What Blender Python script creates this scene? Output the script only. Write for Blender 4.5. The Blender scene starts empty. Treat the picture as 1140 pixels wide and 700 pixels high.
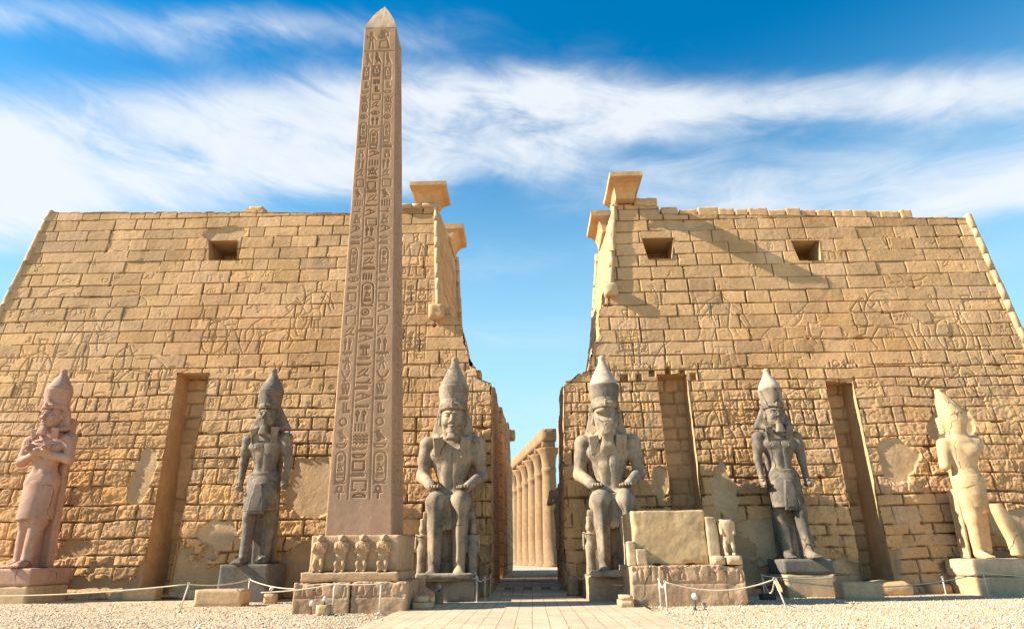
import bpy, math, random
import numpy as np
import openvdb

R = math.radians
random.seed(7)
rng = np.random.default_rng(11)
SC = bpy.context.scene

# ------------------------------------------------------------------ camera
CAM_H = 1.8
cam_data = bpy.data.cameras.new("camera")
cam = bpy.data.objects.new("camera", cam_data)
SC.collection.objects.link(cam)
cam_data.sensor_width = 36.0
cam_data.lens = 36.0 * 710.0 / 1140.0
cam_data.clip_start = 0.1
cam_data.clip_end = 6000
TH, PS, RO = R(20.83), R(1.5), R(0.55)
def cam_basis():
    f0 = np.array([-math.sin(PS), math.cos(PS), 0.0])
    r = np.array([math.cos(PS), math.sin(PS), 0.0])
    f = f0 * math.cos(TH) + np.array([0, 0, math.sin(TH)])
    u = -f0 * math.sin(TH) + np.array([0, 0, math.cos(TH)])
    c, s = math.cos(RO), math.sin(RO)
    return c * r - s * u, c * u + s * r, f
from mathutils import Matrix, Vector
_r, _u, _f = cam_basis()
cam.matrix_world = Matrix(((_r[0], _u[0], -_f[0], 0), (_r[1], _u[1], -_f[1], 0), (_r[2], _u[2], -_f[2], CAM_H), (0, 0, 0, 1)))
SC.camera = cam

# ------------------------------------------------------------------ light
SUN_K = 0.125            # how far the sun stands in front of the facade
SUN_EL = R(33)
AZ_VEC = np.array([-1.0, -SUN_K, 0.0]); AZ_VEC /= np.linalg.norm(AZ_VEC)
SUN_DIR = Vector((AZ_VEC[0] * math.cos(SUN_EL), AZ_VEC[1] * math.cos(SUN_EL), math.sin(SUN_EL)))
sun_data = bpy.data.lights.new("sun", 'SUN')
sun_data.energy = 5.0
sun_data.angle = R(0.5)
sun_data.color = (1.0, 0.91, 0.77)
sun = bpy.data.objects.new("sun", sun_data)
SC.collection.objects.link(sun)
sun.rotation_euler = SUN_DIR.to_track_quat('Z', 'Y').to_euler()
sun.location = (-60, -10, 60)

SC.view_settings.view_transform = 'Standard'
SC.view_settings.look = 'None'
SC.view_settings.gamma = 1.0
SC.view_settings.exposure = 1.32

world = bpy.data.worlds.new("World")
SC.world = world
world.use_nodes = True
def build_world():
    nt = world.node_tree
    nt.nodes.clear()
    N = nt.nodes.new
    L = nt.links.new
    out = N('ShaderNodeOutputWorld')
    bg = N('ShaderNodeBackground')
    bg.inputs['Strength'].default_value = 0.08
    L(bg.outputs[0], out.inputs[0])
    sky = N('ShaderNodeTexSky')
    sky.sky_type = 'NISHITA'
    sky.sun_disc = False
    sky.sun_elevation = SUN_EL
    sky.sun_rotation = math.atan2(SUN_DIR.x, SUN_DIR.y)
    sky.altitude = 80
    sky.air_density = 1.0
    sky.dust_density = 0.2
    sky.ozone_density = 2.0
    hs = N('ShaderNodeHueSaturation')
    hs.inputs['Hue'].default_value = 0.49
    hs.inputs['Saturation'].default_value = 1.65
    hs.inputs['Value'].default_value = 1.12
    L(sky.outputs[0], hs.inputs['Color'])
    geo = N('ShaderNodeTexCoord')
    sep = N('ShaderNodeSeparateXYZ')
    L(geo.outputs['Generated'], sep.inputs[0])
    def M(op, a, b=None, c=None, clamp=False):
        m = N('ShaderNodeMath'); m.operation = op; m.use_clamp = clamp
        for i, v in enumerate((a, b, c)):
            if v is None: continue
            if isinstance(v, (int, float)): m.inputs[i].default_value = v
            else: L(v, m.inputs[i])
        return m.outputs[0]
    x, y, z = sep.outputs
    # direction -> (azimuth-like, elevation) : x/y and z/y for the half space ahead
    hor = M('SQRT', M('ADD', M('MULTIPLY', x, x), M('MULTIPLY', y, y)))
    el = M('ARCTAN2', z, hor)
    az = M('ARCTAN2', x, y)
    def noise(sx, sz, rot, scale, detail, rough, off, dist=0.0):
        cb = N('ShaderNodeCombineXYZ')
        L(M('MULTIPLY', az, sx), cb.inputs[0])
        L(M('MULTIPLY', M('ADD', el, M('MULTIPLY', az, rot)), sz), cb.inputs[1])
        cb.inputs[2].default_value = off
        n = N('ShaderNodeTexNoise')
        n.inputs['Scale'].default_value = scale
        n.inputs['Detail'].default_value = detail
        n.inputs['Roughness'].default_value = rough
        n.inputs['Distortion'].default_value = dist
        L(cb.outputs[0], n.inputs['Vector'])
        return n.outputs['Fac']
    n1 = noise(1.0, 2.6, 0.05, 2.4, 6, 0.55, 3.1, 0.4)
    n2 = noise(1.0, 3.2, 0.10, 6.5, 10, 0.62, 7.7, 0.6)
    def band(el0, slope, width, curve=0.0):
        # a long cirrus band: gaussian in elevation about a sloped centre line
        c = M('ADD', M('MULTIPLY', az, slope), M('ADD', M('MULTIPLY', M('MULTIPLY', az, az), curve), el0))
        w = M('DIVIDE', M('SUBTRACT', M('ADD', el, M('MULTIPLY', M('SUBTRACT', n1, 0.5), 0.10)), c), width)
        return M('EXPONENT', M('MULTIPLY', M('MULTIPLY', w, w), -1.0))
    def azmask(a0, a1):
        return M('DIVIDE', M('SUBTRACT', az, a0), a1 - a0, clamp=True)
    SKYB = SKY_BANDS
    tot = None
    for (el0, slope, width, curve, amp, a0, a1) in SKYB:
        b = M('MULTIPLY', band(el0, slope, width, curve), amp)
        if a0 is not None: b = M('MULTIPLY', b, azmask(a0, a1))
        tot = b if tot is None else M('ADD', tot, b)
    tex = M('ADD', M('MULTIPLY', M('SUBTRACT', n2, 0.5), 1.15), M('MULTIPLY', M('SUBTRACT', n1, 0.47), 1.2))
    d = M('ADD', M('MULTIPLY', tot, M('ADD', 0.85, M('MULTIPLY', tex, 1.0))), M('MULTIPLY', tex, 0.20), clamp=True)
    ramp = N('ShaderNodeMapRange'); ramp.interpolation_type = 'SMOOTHSTEP'
    ramp.inputs['From Min'].default_value = 0.05
    ramp.inputs['From Max'].default_value = 0.95
    ramp.inputs['To Max'].default_value = 0.93
    L(d, ramp.inputs['Value'])
    mix = N('ShaderNodeMix'); mix.data_type = 'RGBA'
    L(ramp.outputs[0], mix.inputs['Factor'])
    # pale cyan air low over the horizon
    air = N('ShaderNodeMapRange'); air.interpolation_type = 'SMOOTHSTEP'
    for i, q in enumerate((R(43), R(4), 0.0, 0.95)): air.inputs[1 + i].default_value = q
    L(el, air.inputs[0])
    mixa = N('ShaderNodeMix'); mixa.data_type = 'RGBA'
    L(air.outputs[0], mixa.inputs['Factor']); L(hs.outputs[0], mixa.inputs['A']); mixa.inputs['B'].default_value = AIR
    L(mixa.outputs['Result'], mix.inputs['A'])
    mix.inputs['B'].default_value = (4.6, 4.85, 5.1, 1)
    L(mix.outputs['Result'], bg.inputs['Color'])
AIR = (3.0, 4.8, 5.6, 1)
SKY_BANDS = [
    # el0, slope(az), width, curve, amp, azmask from,to
    (R(39.5), 0.02, R(3.4), -0.28, 0.85, 0.40, -0.15),     # broad white cloud filling the left
    (R(34.5), 0.06, R(3.0), -0.22, 0.80, 0.20, -0.25),     # its lower half
    (R(38.5), -0.03, R(2.4), -0.20, 0.80, -0.3, 0.05),     # thinner streak running on to the right
    (R(34.0), -0.10, R(1.9), -0.12, 0.50, -0.15, 0.15),
    (R(30.5), -0.06, R(1.6), -0.14, 0.55, -0.05, 0.2),
    (R(45.5), 0.03, R(1.6), -0.20, 0.50, 0.0, -0.4),       # faint veil in the upper left corner
    (R(25), 0.00, R(2.2), -0.05, 0.25, None, None),
    (R(19), 0.02, R(1.6), 0.0, 0.25, None, None),
    (R(12), 0.0, R(3.0), 0.0, 0.2, None, None),
]
build_world()

# ------------------------------------------------------------------ noise helpers
_LAT = rng.random((64, 64, 64)).astype(np.float32)
def vnoise(x, y, z=0.0):
    x = np.asarray(x, np.float32); y = np.asarray(y, np.float32)
    z = np.asarray(z, np.float32)
    x, y, z = np.broadcast_arrays(x, y, z)
    xi = np.floor(x); yi = np.floor(y); zi = np.floor(z)
    fx = x - xi; fy = y - yi; fz = z - zi
    fx = fx * fx * (3 - 2 * fx); fy = fy * fy * (3 - 2 * fy); fz = fz * fz * (3 - 2 * fz)
    a = xi.astype(np.int32) & 63; b = yi.astype(np.int32) & 63; c = zi.astype(np.int32) & 63
    a1 = (a + 1) & 63; b1 = (b + 1) & 63; c1 = (c + 1) & 63
    def l(p, q, t): return p + (q - p) * t
    v0 = l(l(_LAT[a, b, c], _LAT[a1, b, c], fx), l(_LAT[a, b1, c], _LAT[a1, b1, c], fx), fy)
    v1 = l(l(_LAT[a, b, c1], _LAT[a1, b, c1], fx), l(_LAT[a, b1, c1], _LAT[a1, b1, c1], fx), fy)
    return l(v0, v1, fz) * 2 - 1
def fbm(x, y, z=0.0, oct=4, gain=0.5):
    s = 0; a = 1.0; t = 0
    for i in range(oct):
        f = 2.03 ** i
        s = s + a * vnoise(np.asarray(x) * f + 13.7 * i, np.asarray(y) * f + 7.3 * i, np.asarray(z) * f + 3.1 * i)
        t += a; a *= gain
    return s / t
def sstep(a, b, x):
    t = np.clip((x - a) / (b - a), 0, 1)
    return t * t * (3 - 2 * t)

# ------------------------------------------------------------------ object helpers
def link(o, parent=None):
    SC.collection.objects.link(o)
    if parent is not None: o.parent = parent
    return o
def tag(o, label=None, cat=None, group=None, kind=None):
    if label: o['label'] = label
    if cat: o['category'] = cat
    if group: o['group'] = group
    if kind: o['kind'] = kind
    return o
def empty(name, loc=(0, 0, 0), label=None, cat=None, group=None):
    o = bpy.data.objects.new(name, None)
    o.location = loc
    o.empty_display_size = 0.3
    link(o)
    return tag(o, label, cat, group)
def mesh_obj(name, verts, faces, mat, parent=None, cols=None, smooth=False):
    verts = np.asarray(verts, np.float32)
    me = bpy.data.meshes.new(name)
    if isinstance(faces, np.ndarray):
        k = faces.shape[1]
        me.vertices.add(len(verts)); me.vertices.foreach_set("co", verts.ravel())
        me.loops.add(faces.size); me.loops.foreach_set("vertex_index", faces.astype(np.int32).ravel())
        me.polygons.add(len(faces))
        me.polygons.foreach_set("loop_start", np.arange(0, faces.size, k, dtype=np.int32))
        me.polygons.foreach_set("loop_total", np.full(len(faces), k, np.int32))
        me.update(calc_edges=True)
    else:
        me.from_pydata([tuple(v) for v in verts.tolist()], [], faces)
        me.update()
    me.validate()
    if cols is not None:
        at = me.color_attributes.new("Col", 'FLOAT_COLOR', 'POINT')
        c4 = np.ones((len(verts), 4), np.float32); c4[:, :3] = cols
        at.data.foreach_set("color", c4.ravel())
    me.materials.append(mat)
    if smooth:
        me.polygons.foreach_set("use_smooth", np.ones(len(me.polygons), bool))
    o = bpy.data.objects.new(name, me)
    return link(o, parent)
def set_local(o, parent, loc):
    o.location = loc
    return o
def center_of(verts):
    v = np.asarray(verts)
    return np.array([(v[:, 0].min() + v[:, 0].max()) / 2, (v[:, 1].min() + v[:, 1].max()) / 2, v[:, 2].min()])
def recentre(o):
    """put a one-mesh thing's origin at its own base"""
    me = o.data
    n = len(me.vertices); a = np.empty(n * 3, np.float32); me.vertices.foreach_get("co", a)
    a = a.reshape(-1, 3); c = center_of(a)
    me.vertices.foreach_set("co", (a - c).astype(np.float32).ravel()); me.update()
    o.location = tuple(float(v) for v in c)
    return o

# ------------------------------------------------------------------ materials
def stone_mat(name, color, attr=False, var=0.22, bump=0.25, bscale=6.0, streak=0.0, rough=0.92, dark=(0.5, 0.45, 0.4), spots=0.0, spec=0.15, coords='Object', tint2=None, cracks=0.0, t2lo=.45):
    m = bpy.data.materials.new(name); m.use_nodes = True
    nt = m.node_tree; N = nt.nodes.new; L = nt.links.new
    bsdf = nt.nodes['Principled BSDF']
    bsdf.inputs['Roughness'].default_value = rough
    bsdf.inputs['Specular IOR Level'].default_value = spec
    tc = N('ShaderNodeTexCoord')
    vec = tc.outputs[coords]
    if attr:
        a = N('ShaderNodeAttribute'); a.attribute_name = "Col"; base = a.outputs['Color']
    else:
        c = N('ShaderNodeRGB'); c.outputs[0].default_value = (*color, 1); base = c.outputs[0]
    def nz(scale, detail=6, rgh=0.6, vscale=None):
        n = N('ShaderNodeTexNoise'); n.inputs['Scale'].default_value = scale
        n.inputs['Detail'].default_value = detail; n.inputs['Roughness'].default_value = rgh
        if vscale:
            mp = N('ShaderNodeMapping'); mp.inputs['Scale'].default_value = vscale
            L(vec, mp.inputs[0]); L(mp.outputs[0], n.inputs['Vector'])
        else: L(vec, n.inputs['Vector'])
        return n.outputs['Fac']
    def mr(v, a, b, c, d):
        r = N('ShaderNodeMapRange'); L(v, r.inputs[0])
        for i, q in enumerate((a, b, c, d)): r.inputs[1 + i].default_value = q
        return r.outputs[0]
    def mixc(f, A, B, blend='MIX'):
        x = N('ShaderNodeMix'); x.data_type = 'RGBA'; x.blend_type = blend
        for key, v in (('Factor', f), ('A', A), ('B', B)):
            if isinstance(v, tuple): x.inputs[key].default_value = (*v, 1)
            elif isinstance(v, (int, float)): x.inputs[key].default_value = v
            else: L(v, x.inputs[key])
        return x.outputs['Result']
    # large mottling
    f = mr(nz(0.55, 5), 0.3, 0.7, 1 - var, 1 + var)
    f2 = mr(nz(4.5, 8, 0.7), 0.25, 0.75, 1 - var * 0.8, 1 + var * 0.8)
    mul = N('ShaderNodeMath'); mul.operation = 'MULTIPLY'; L(f, mul.inputs[0]); L(f2, mul.inputs[1])
    cc = N('ShaderNodeCombineColor')
    for i in range(3): L(mul.outputs[0], cc.inputs[i])
    col = mixc(1.0, base, cc.outputs[0], 'MULTIPLY')
    if tint2:
        col = mixc(mr(nz(0.9, 5, 0.6), t2lo, t2lo + .12, 0, 0.85), col, tint2)
    if streak > 0:
        s = mr(nz(1.0, 6, 0.6, (2.2, 2.2, 0.22)), 0.52, 0.72, 0, streak)
        col = mixc(s, col, mixc(1.0, col, dark, 'MULTIPLY'))
    if spots > 0:
        s = mr(nz(38, 2, 0.5), 0.55, 0.7, 0, spots)
        col = mixc(s, col, mixc(1.0, col, dark, 'MULTIPLY'))
    crk = None
    if cracks > 0:      # broken joins and fissures, some filled with mortar
        wn = N('ShaderNodeTexNoise'); wn.inputs['Scale'].default_value = 1.3; wn.inputs['Detail'].default_value = 5; L(vec, wn.inputs['Vector'])
        wv = N('ShaderNodeVectorMath'); wv.operation = 'MULTIPLY_ADD'; L(wn.outputs['Color'], wv.inputs[0]); wv.inputs[1].default_value = (.7, .7, .7); L(vec, wv.inputs[2])
        vo = N('ShaderNodeTexVoronoi'); vo.feature = 'DISTANCE_TO_EDGE'; vo.inputs['Scale'].default_value = 0.42; L(wv.outputs[0], vo.inputs['Vector'])
        line = mr(vo.outputs['Distance'], 0.0, 0.012, 1.0, 0.0)
        gate = mr(nz(0.8, 3, .5), .50, .60, 0, 1)
        mm = N('ShaderNodeMath'); mm.operation = 'MULTIPLY'; L(line, mm.inputs[0]); L(gate, mm.inputs[1])
        crk = mm.outputs[0]
        m2 = N('ShaderNodeMath'); m2.operation = 'MULTIPLY'; L(crk, m2.inputs[0]); m2.inputs[1].default_value = cracks
        col = mixc(m2.outputs[0], col, mixc(1.0, col, (.35, .3, .25), 'MULTIPLY'))
    L(col, bsdf.inputs['Base Color'])
    b1 = nz(bscale, 10, 0.65)
    b2 = nz(bscale * 7, 4, 0.6)
    ad = N('ShaderNodeMath'); ad.operation = 'MULTIPLY_ADD'; L(b2, ad.inputs[0]); ad.inputs[1].default_value = 0.35; L(b1, ad.inputs[2])
    bp = N('ShaderNodeBump'); bp.inputs['Strength'].default_value = bump; bp.inputs['Distance'].default_value = 0.06
    if crk is not None:
        b3 = N('ShaderNodeBump'); b3.invert = True; b3.inputs['Strength'].default_value = .9; b3.inputs['Distance'].default_value = .08
        L(crk, b3.inputs['Height']); L(b3.outputs[0], bp.inputs['Normal'])
    L(ad.outputs[0], bp.inputs['Height']); L(bp.outputs[0], bsdf.inputs['Normal'])
    return m

SAND = (0.56, 0.348, 0.172)
M_wall = stone_mat("sandstone_wall", SAND, attr=True, var=0.16, bump=0.5, bscale=5, streak=0.35, dark=(0.72, 0.66, 0.6))
M_sand = stone_mat("sandstone", SAND, var=0.16, bump=0.4, bscale=5, streak=0.3, dark=(0.6, 0.52, 0.45))
M_sand_dark = stone_mat("weathered_sandstone", (0.36, 0.24, 0.13), var=0.25, bump=0.6, bscale=3, streak=0.5, dark=(0.5, 0.42, 0.35))
M_moulding = stone_mat("moulding_stone", (0.52, 0.36, 0.20), var=0.12, bump=0.3, bscale=6)
M_obelisk = stone_mat("rose_granite", (0.42, 0.265, 0.17), attr=True, var=0.12, bump=0.12, bscale=10, streak=0.35, rough=0.75, spots=0.25, dark=(0.68, 0.6, 0.55))
M_pink = stone_mat("pink_granite", (0.44, 0.265, 0.185), var=0.18, bump=0.3, bscale=8, rough=0.75, streak=.35, spots=0.35, dark=(0.6, 0.5, 0.46), cracks=.5)
M_redgr = stone_mat("red_granite_block", (0.44, 0.275, 0.165), var=0.25, bump=0.6, bscale=4, streak=0.4, spots=0.2, tint2=(0.5, 0.34, 0.2), cracks=.4)
M_grey = stone_mat("grey_granodiorite", (0.20, 0.175, 0.145), var=0.25, bump=0.3, bscale=5, streak=0.35, rough=0.7, spots=0.2, dark=(0.5, 0.5, 0.5), tint2=(0.36, 0.28, 0.19))
M_greyd = stone_mat("dark_granodiorite", (0.155, 0.128, 0.098), var=0.35, bump=0.35, bscale=6, streak=0.6, rough=0.62, spots=0.3, dark=(0.42, 0.42, 0.43), tint2=(0.31, 0.24, 0.16), t2lo=.50, cracks=.7)
M_greyw = stone_mat("worn_granodiorite", (0.21, 0.168, 0.122), var=0.35, bump=0.4, bscale=5, streak=0.6, rough=0.7, spots=0.25, dark=(0.42, 0.4, 0.4), tint2=(0.40, 0.305, 0.20), t2lo=.43, cracks=.8)
M_buff = stone_mat("buff_granite", (0.50, 0.345, 0.195), var=0.2, bump=0.35, bscale=5, streak=0.4, rough=0.8, dark=(0.62, 0.55, 0.5))
M_gold = stone_mat("golden_limestone", (0.57, 0.385, 0.205), var=0.2, bump=0.4, bscale=5, streak=0.35, rough=0.85, dark=(0.66, 0.58, 0.5), cracks=.5)
M_cream = stone_mat("cream_limestone", (0.54, 0.39, 0.235), var=0.2, bump=0.4, bscale=5, streak=0.35, dark=(0.66, 0.56, 0.48))
M_pale = stone_mat("pale_crown_stone", (0.46, 0.37, 0.265), var=0.2, bump=0.35, bscale=6, streak=0.45, dark=(0.55, 0.5, 0.46))
M_slate = stone_mat("dark_slate_block", (0.15, 0.135, 0.11), var=0.25, bump=0.3, bscale=5, streak=0.3, dark=(0.6, 0.6, 0.6))
M_metal = stone_mat("painted_metal", (0.62, 0.56, 0.45), var=0.08, bump=0.05, rough=0.5, spec=0.4)
M_rope = stone_mat("rope_fibre", (0.62, 0.52, 0.36), var=0.1, bump=0.1, rough=0.9)
M_darkmetal = stone_mat("dark_metal", (0.06, 0.055, 0.05), var=0.1, bump=0.05, rough=0.5)
M_concrete = stone_mat("concrete", (0.42, 0.36, 0.28), var=0.12, bump=0.3)
M_white = stone_mat("white_enamel", (0.75, 0.72, 0.66), var=0.05, bump=0.03, rough=0.4, spec=0.4)
M_black = stone_mat("shadowed_stone", (0.12, 0.08, 0.05), var=0.2, bump=0.3)

# ------------------------------------------------------------------ glyph strokes
def arc(cx, cy, rx, ry, a0, a1, n=10):
    return [(cx + rx * math.cos(R(a0 + (a1 - a0) * i / n)), cy + ry * math.sin(R(a0 + (a1 - a0) * i / n))) for i in range(n + 1)]
GL = {
 'bird': [arc(.33, .80, .12, .10, 0, 360), [(.22, .80), (.12, .76)], [(.42, .74), (.55, .6), (.9, .22)], [(.28, .70), (.25, .5), (.38, .32), (.60, .30), (.9, .22)], [(.42, .3), (.42, .08), (.28, .06)], [(.55, .3), (.55, .08), (.42, .06)], [(.4, .6), (.55, .42), (.75, .32)]],
 'falcon': [arc(.42, .74, .13, .10, 0, 360), [(.36, .84), (.34, .98), (.48, .96), (.5, .84)], [(.5, .66), (.72, .45), (.98, .12)], [(.34, .66), (.32, .42), (.5, .26), (.7, .28), (.98, .12)], [(.48, .26), (.45, .04), (.3, .03)], [(.42, .55), (.6, .38), (.8, .25)]],
 'reed': [[(.5, .03), (.5, .5)], [(.5, .5), (.35, .7), (.42, .97), (.62, .8), (.5, .5)]],
 'reeds': [[(.25, .03), (.25, .45), (.14, .7), (.25, .97), (.38, .75), (.25, .45)], [(.72, .03), (.72, .45), (.62, .7), (.72, .97), (.86, .75), (.72, .45)]],
 'water': [[(.03, .5), (.15, .75), (.27, .3), (.39, .75), (.51, .3), (.63, .75), (.75, .3), (.87, .75), (.97, .45)]],
 'water3': [[(.03, q), (.15, q + .13), (.27, q - .07), (.39, q + .13), (.51, q - .07), (.63, q + .13), (.75, q - .07), (.87, q + .13), (.97, q)] for q in (.2, .5, .8)],
 'sun': [arc(.5, .5, .32, .32, 0, 360, 14), arc(.5, .5, .08, .08, 0, 360, 6)],
 'disc': [arc(.5, .5, .3, .3, 0, 360, 14)],
 'ankh': [arc(.5, .75, .2, .22, 0, 360, 12), [(.5, .53), (.5, .03)], [(.2, .48), (.8, .48)]],
 'triangle': [[(.5, .95), (.25, .05), (.75, .05), (.5, .95)], [(.5, .8), (.42, .2)]],
 'eye': [arc(.5, .3, .48, .45, 20, 160, 8), arc(.5, .7, .48, .45, 200, 340, 8), arc(.5, .5, .12, .14, 0, 360, 8)],
 'mouth': [arc(.5, .25, .48, .45, 25, 155, 8), arc(.5, .75, .48, .45, 205, 335, 8)],
 'basket': [[(.04, .7), (.96, .7)], arc(.5, .7, .45, .5, 180, 360, 10)],
 'loaf': [[(.15, .25), (.85, .25)], arc(.5, .25, .35, .5, 0, 180, 8)],
 'snake': [[(.05, .3), (.3, .35), (.45, .65), (.6, .3), (.8, .35), (.88, .75), (.97, .8)]],
 'viper': [[(.05, .35), (.5, .35), (.75, .5), (.9, .85)], [(.3, .35), (.97, .3)]],
 'plumes': [[(.3, .05), (.18, .8), (.35, .97), (.45, .8), (.4, .05)], [(.6, .05), (.55, .8), (.68, .97), (.82, .8), (.7, .05)]],
 'seated': [arc(.4, .82, .12, .12, 0, 360, 8), [(.4, .7), (.3, .4), (.2, .1), (.8, .1), (.75, .45), (.45, .5)], [(.42, .62), (.7, .6), (.85, .7)]],
 'standing': [arc(.5, .87, .09, .09, 0, 360, 8), [(.42, .78), (.4, .5), (.32, .03)], [(.58, .78), (.6, .5), (.7, .03)], [(.42, .75), (.15, .6), (.1, .75)], [(.58, .75), (.85, .55)], [(.38, .5), (.62, .5)]],
 'leg': [[(.4, .95), (.4, .2), (.9, .2)], [(.6, .95), (.6, .35), (.9, .35)]],
 'arm': [[(.03, .4), (.8, .4), (.97, .65)], [(.03, .4), (.03, .7)], [(.03, .55), (.75, .55)]],
 'box': [[(.1, .1), (.9, .1), (.9, .9), (.1, .9), (.1, .1)]],
 'house': [[(.3, .1), (.1, .1), (.1, .9), (.9, .9), (.9, .1), (.7, .1)]],
 'comb': [[(.03, .35), (.97, .35)], [(.03, .6), (.97, .6)]] + [[(q, .6), (q, .85)] for q in (.12, .27, .42, .57, .72, .87)],
 'scarab': [arc(.5, .42, .24, .3, 0, 360, 12), arc(.5, .8, .12, .1, 0, 360, 8), [(.28, .5), (.05, .75)], [(.72, .5), (.95, .75)], [(.3, .3), (.1, .05)], [(.7, .3), (.9, .05)], [(.5, .12), (.5, .7)]],
 'djed': [[(.4, .03), (.4, .6)], [(.6, .03), (.6, .6)], [(.2, .65), (.8, .65)], [(.2, .77), (.8, .77)], [(.2, .9), (.8, .9)], [(.25, .03), (.75, .03)]],
 'was': [[(.45, .03), (.55, .85), (.25, .75), (.15, .88)], [(.55, .85), (.85, .95)], [(.35, .03), (.45, .1), (.55, .03)]],
 'hoe': [[(.05, .2), (.95, .6)], [(.95, .6), (.4, .9), (.1, .75)], [(.5, .4), (.5, .8)]],
 'sickle': [[(.1, .15), (.55, .35), (.85, .9)], [(.55, .35), (.9, .25)], [(.2, .5), (.6, .9)]],
 'bars': [[(.15, .2), (.15, .8)], [(.38, .2), (.38, .8)], [(.62, .2), (.62, .8)], [(.85, .2), (.85, .8)]],
 'bee': [arc(.3, .6, .14, .14, 0, 360, 8), [(.42, .55), (.9, .3), (.45, .35)], [(.4, .68), (.8, .95), (.6, .6)], [(.35, .45), (.25, .1)], [(.5, .42), (.5, .1)]],
 'sedge': [[(.5, .03), (.5, .95)], [(.5, .7), (.25, .95)], [(.5, .5), (.75, .75)], [(.5, .35), (.25, .6)]],
 'horn': [[(.1, .9), (.3, .45), (.5, .35), (.7, .45), (.9, .9)], [(.5, .35), (.5, .05)], [(.3, .05), (.7, .05)]],
 'dots': [arc(q, .5, .09, .16, 0, 360, 6) for q in (.15, .38, .62, .85)],
 'jar': [arc(.5, .4, .24, .32, -60, 240, 10), [(.38, .7), (.33, .95), (.67, .95), (.62, .7)]],
}
def cartouche(h=1.0):
    return [arc(.5, .83, .40, .14, 0, 180, 8) + [(.1, .2)] + arc(.5, .17, .40, .12, 180, 360, 8) + [(.9, .83)], [(.1, .02), (.9, .02)]]
def stroke(F, pts, x0, z0, cell, w, depth, ink=None):
    """carve a polyline (metres) into field F[z,x]"""
    nz, nx = F.shape
    for (ax, az), (bx, bz) in zip(pts[:-1], pts[1:]):
        i0 = max(0, int((min(ax, bx) - w - x0) / cell)); i1 = min(nx, int((max(ax, bx) + w - x0) / cell) + 2)
        j0 = max(0, int((min(az, bz) - w - z0) / cell)); j1 = min(nz, int((max(az, bz) + w - z0) / cell) + 2)
        if i0 >= i1 or j0 >= j1: continue
        X = (x0 + np.arange(i0, i1) * cell)[None, :]; Z = (z0 + np.arange(j0, j1) * cell)[:, None]
        dx, dz = bx - ax, bz - az; L2 = dx * dx + dz * dz + 1e-9
        t = np.clip(((X - ax) * dx + (Z - az) * dz) / L2, 0, 1)
        d = np.hypot(X - ax - t * dx, Z - az - t * dz)
        v = -depth * np.clip(1.6 * (1 - d / w), 0, 1)
        F[j0:j1, i0:i1] = np.minimum(F[j0:j1, i0:i1], v)
def glyph(F, name, x, z, w, h, x0, z0, cell, sw, depth, flip=False):
    polys = cartouche() if name == 'cartouche' else GL[name]
    for p in polys:
        q = [((x + w * (1 - a if flip else a)), z + h * b) for a, b in p]
        stroke(F, q, x0, z0, cell, sw, depth)

# ------------------------------------------------------------------ grids / masonry
def grid_faces(nz, nx, mask=None):
    idx = np.arange(nz * nx).reshape(nz, nx)
    a = idx[:-1, :-1]; b = idx[:-1, 1:]; c = idx[1:, 1:]; d = idx[1:, :-1]
    f = np.stack([a, b, c, d], -1).reshape(-1, 4)
    if mask is not None:
        mk = (mask[:-1, :-1] & mask[:-1, 1:] & mask[1:, 1:] & mask[1:, :-1]).reshape(-1)
        f = f[mk]
    return f
def compact(verts, faces, cols=None):
    used = np.unique(faces)
    remap = np.full(len(verts), -1, np.int64); remap[used] = np.arange(len(used))
    return verts[used], remap[faces], (cols[used] if cols is not None else None)
def in_poly(X, Z, poly):
    ins = np.zeros(X.shape, bool); n = len(poly)
    for i in range(n):
        x1, z1 = poly[i]; x2, z2 = poly[(i + 1) % n]
        if z1 == z2: continue
        c = ((z1 > Z) != (z2 > Z)) & (X < (x2 - x1) * (Z - z1) / (z2 - z1) + x1)
        ins ^= c
    return ins
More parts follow.
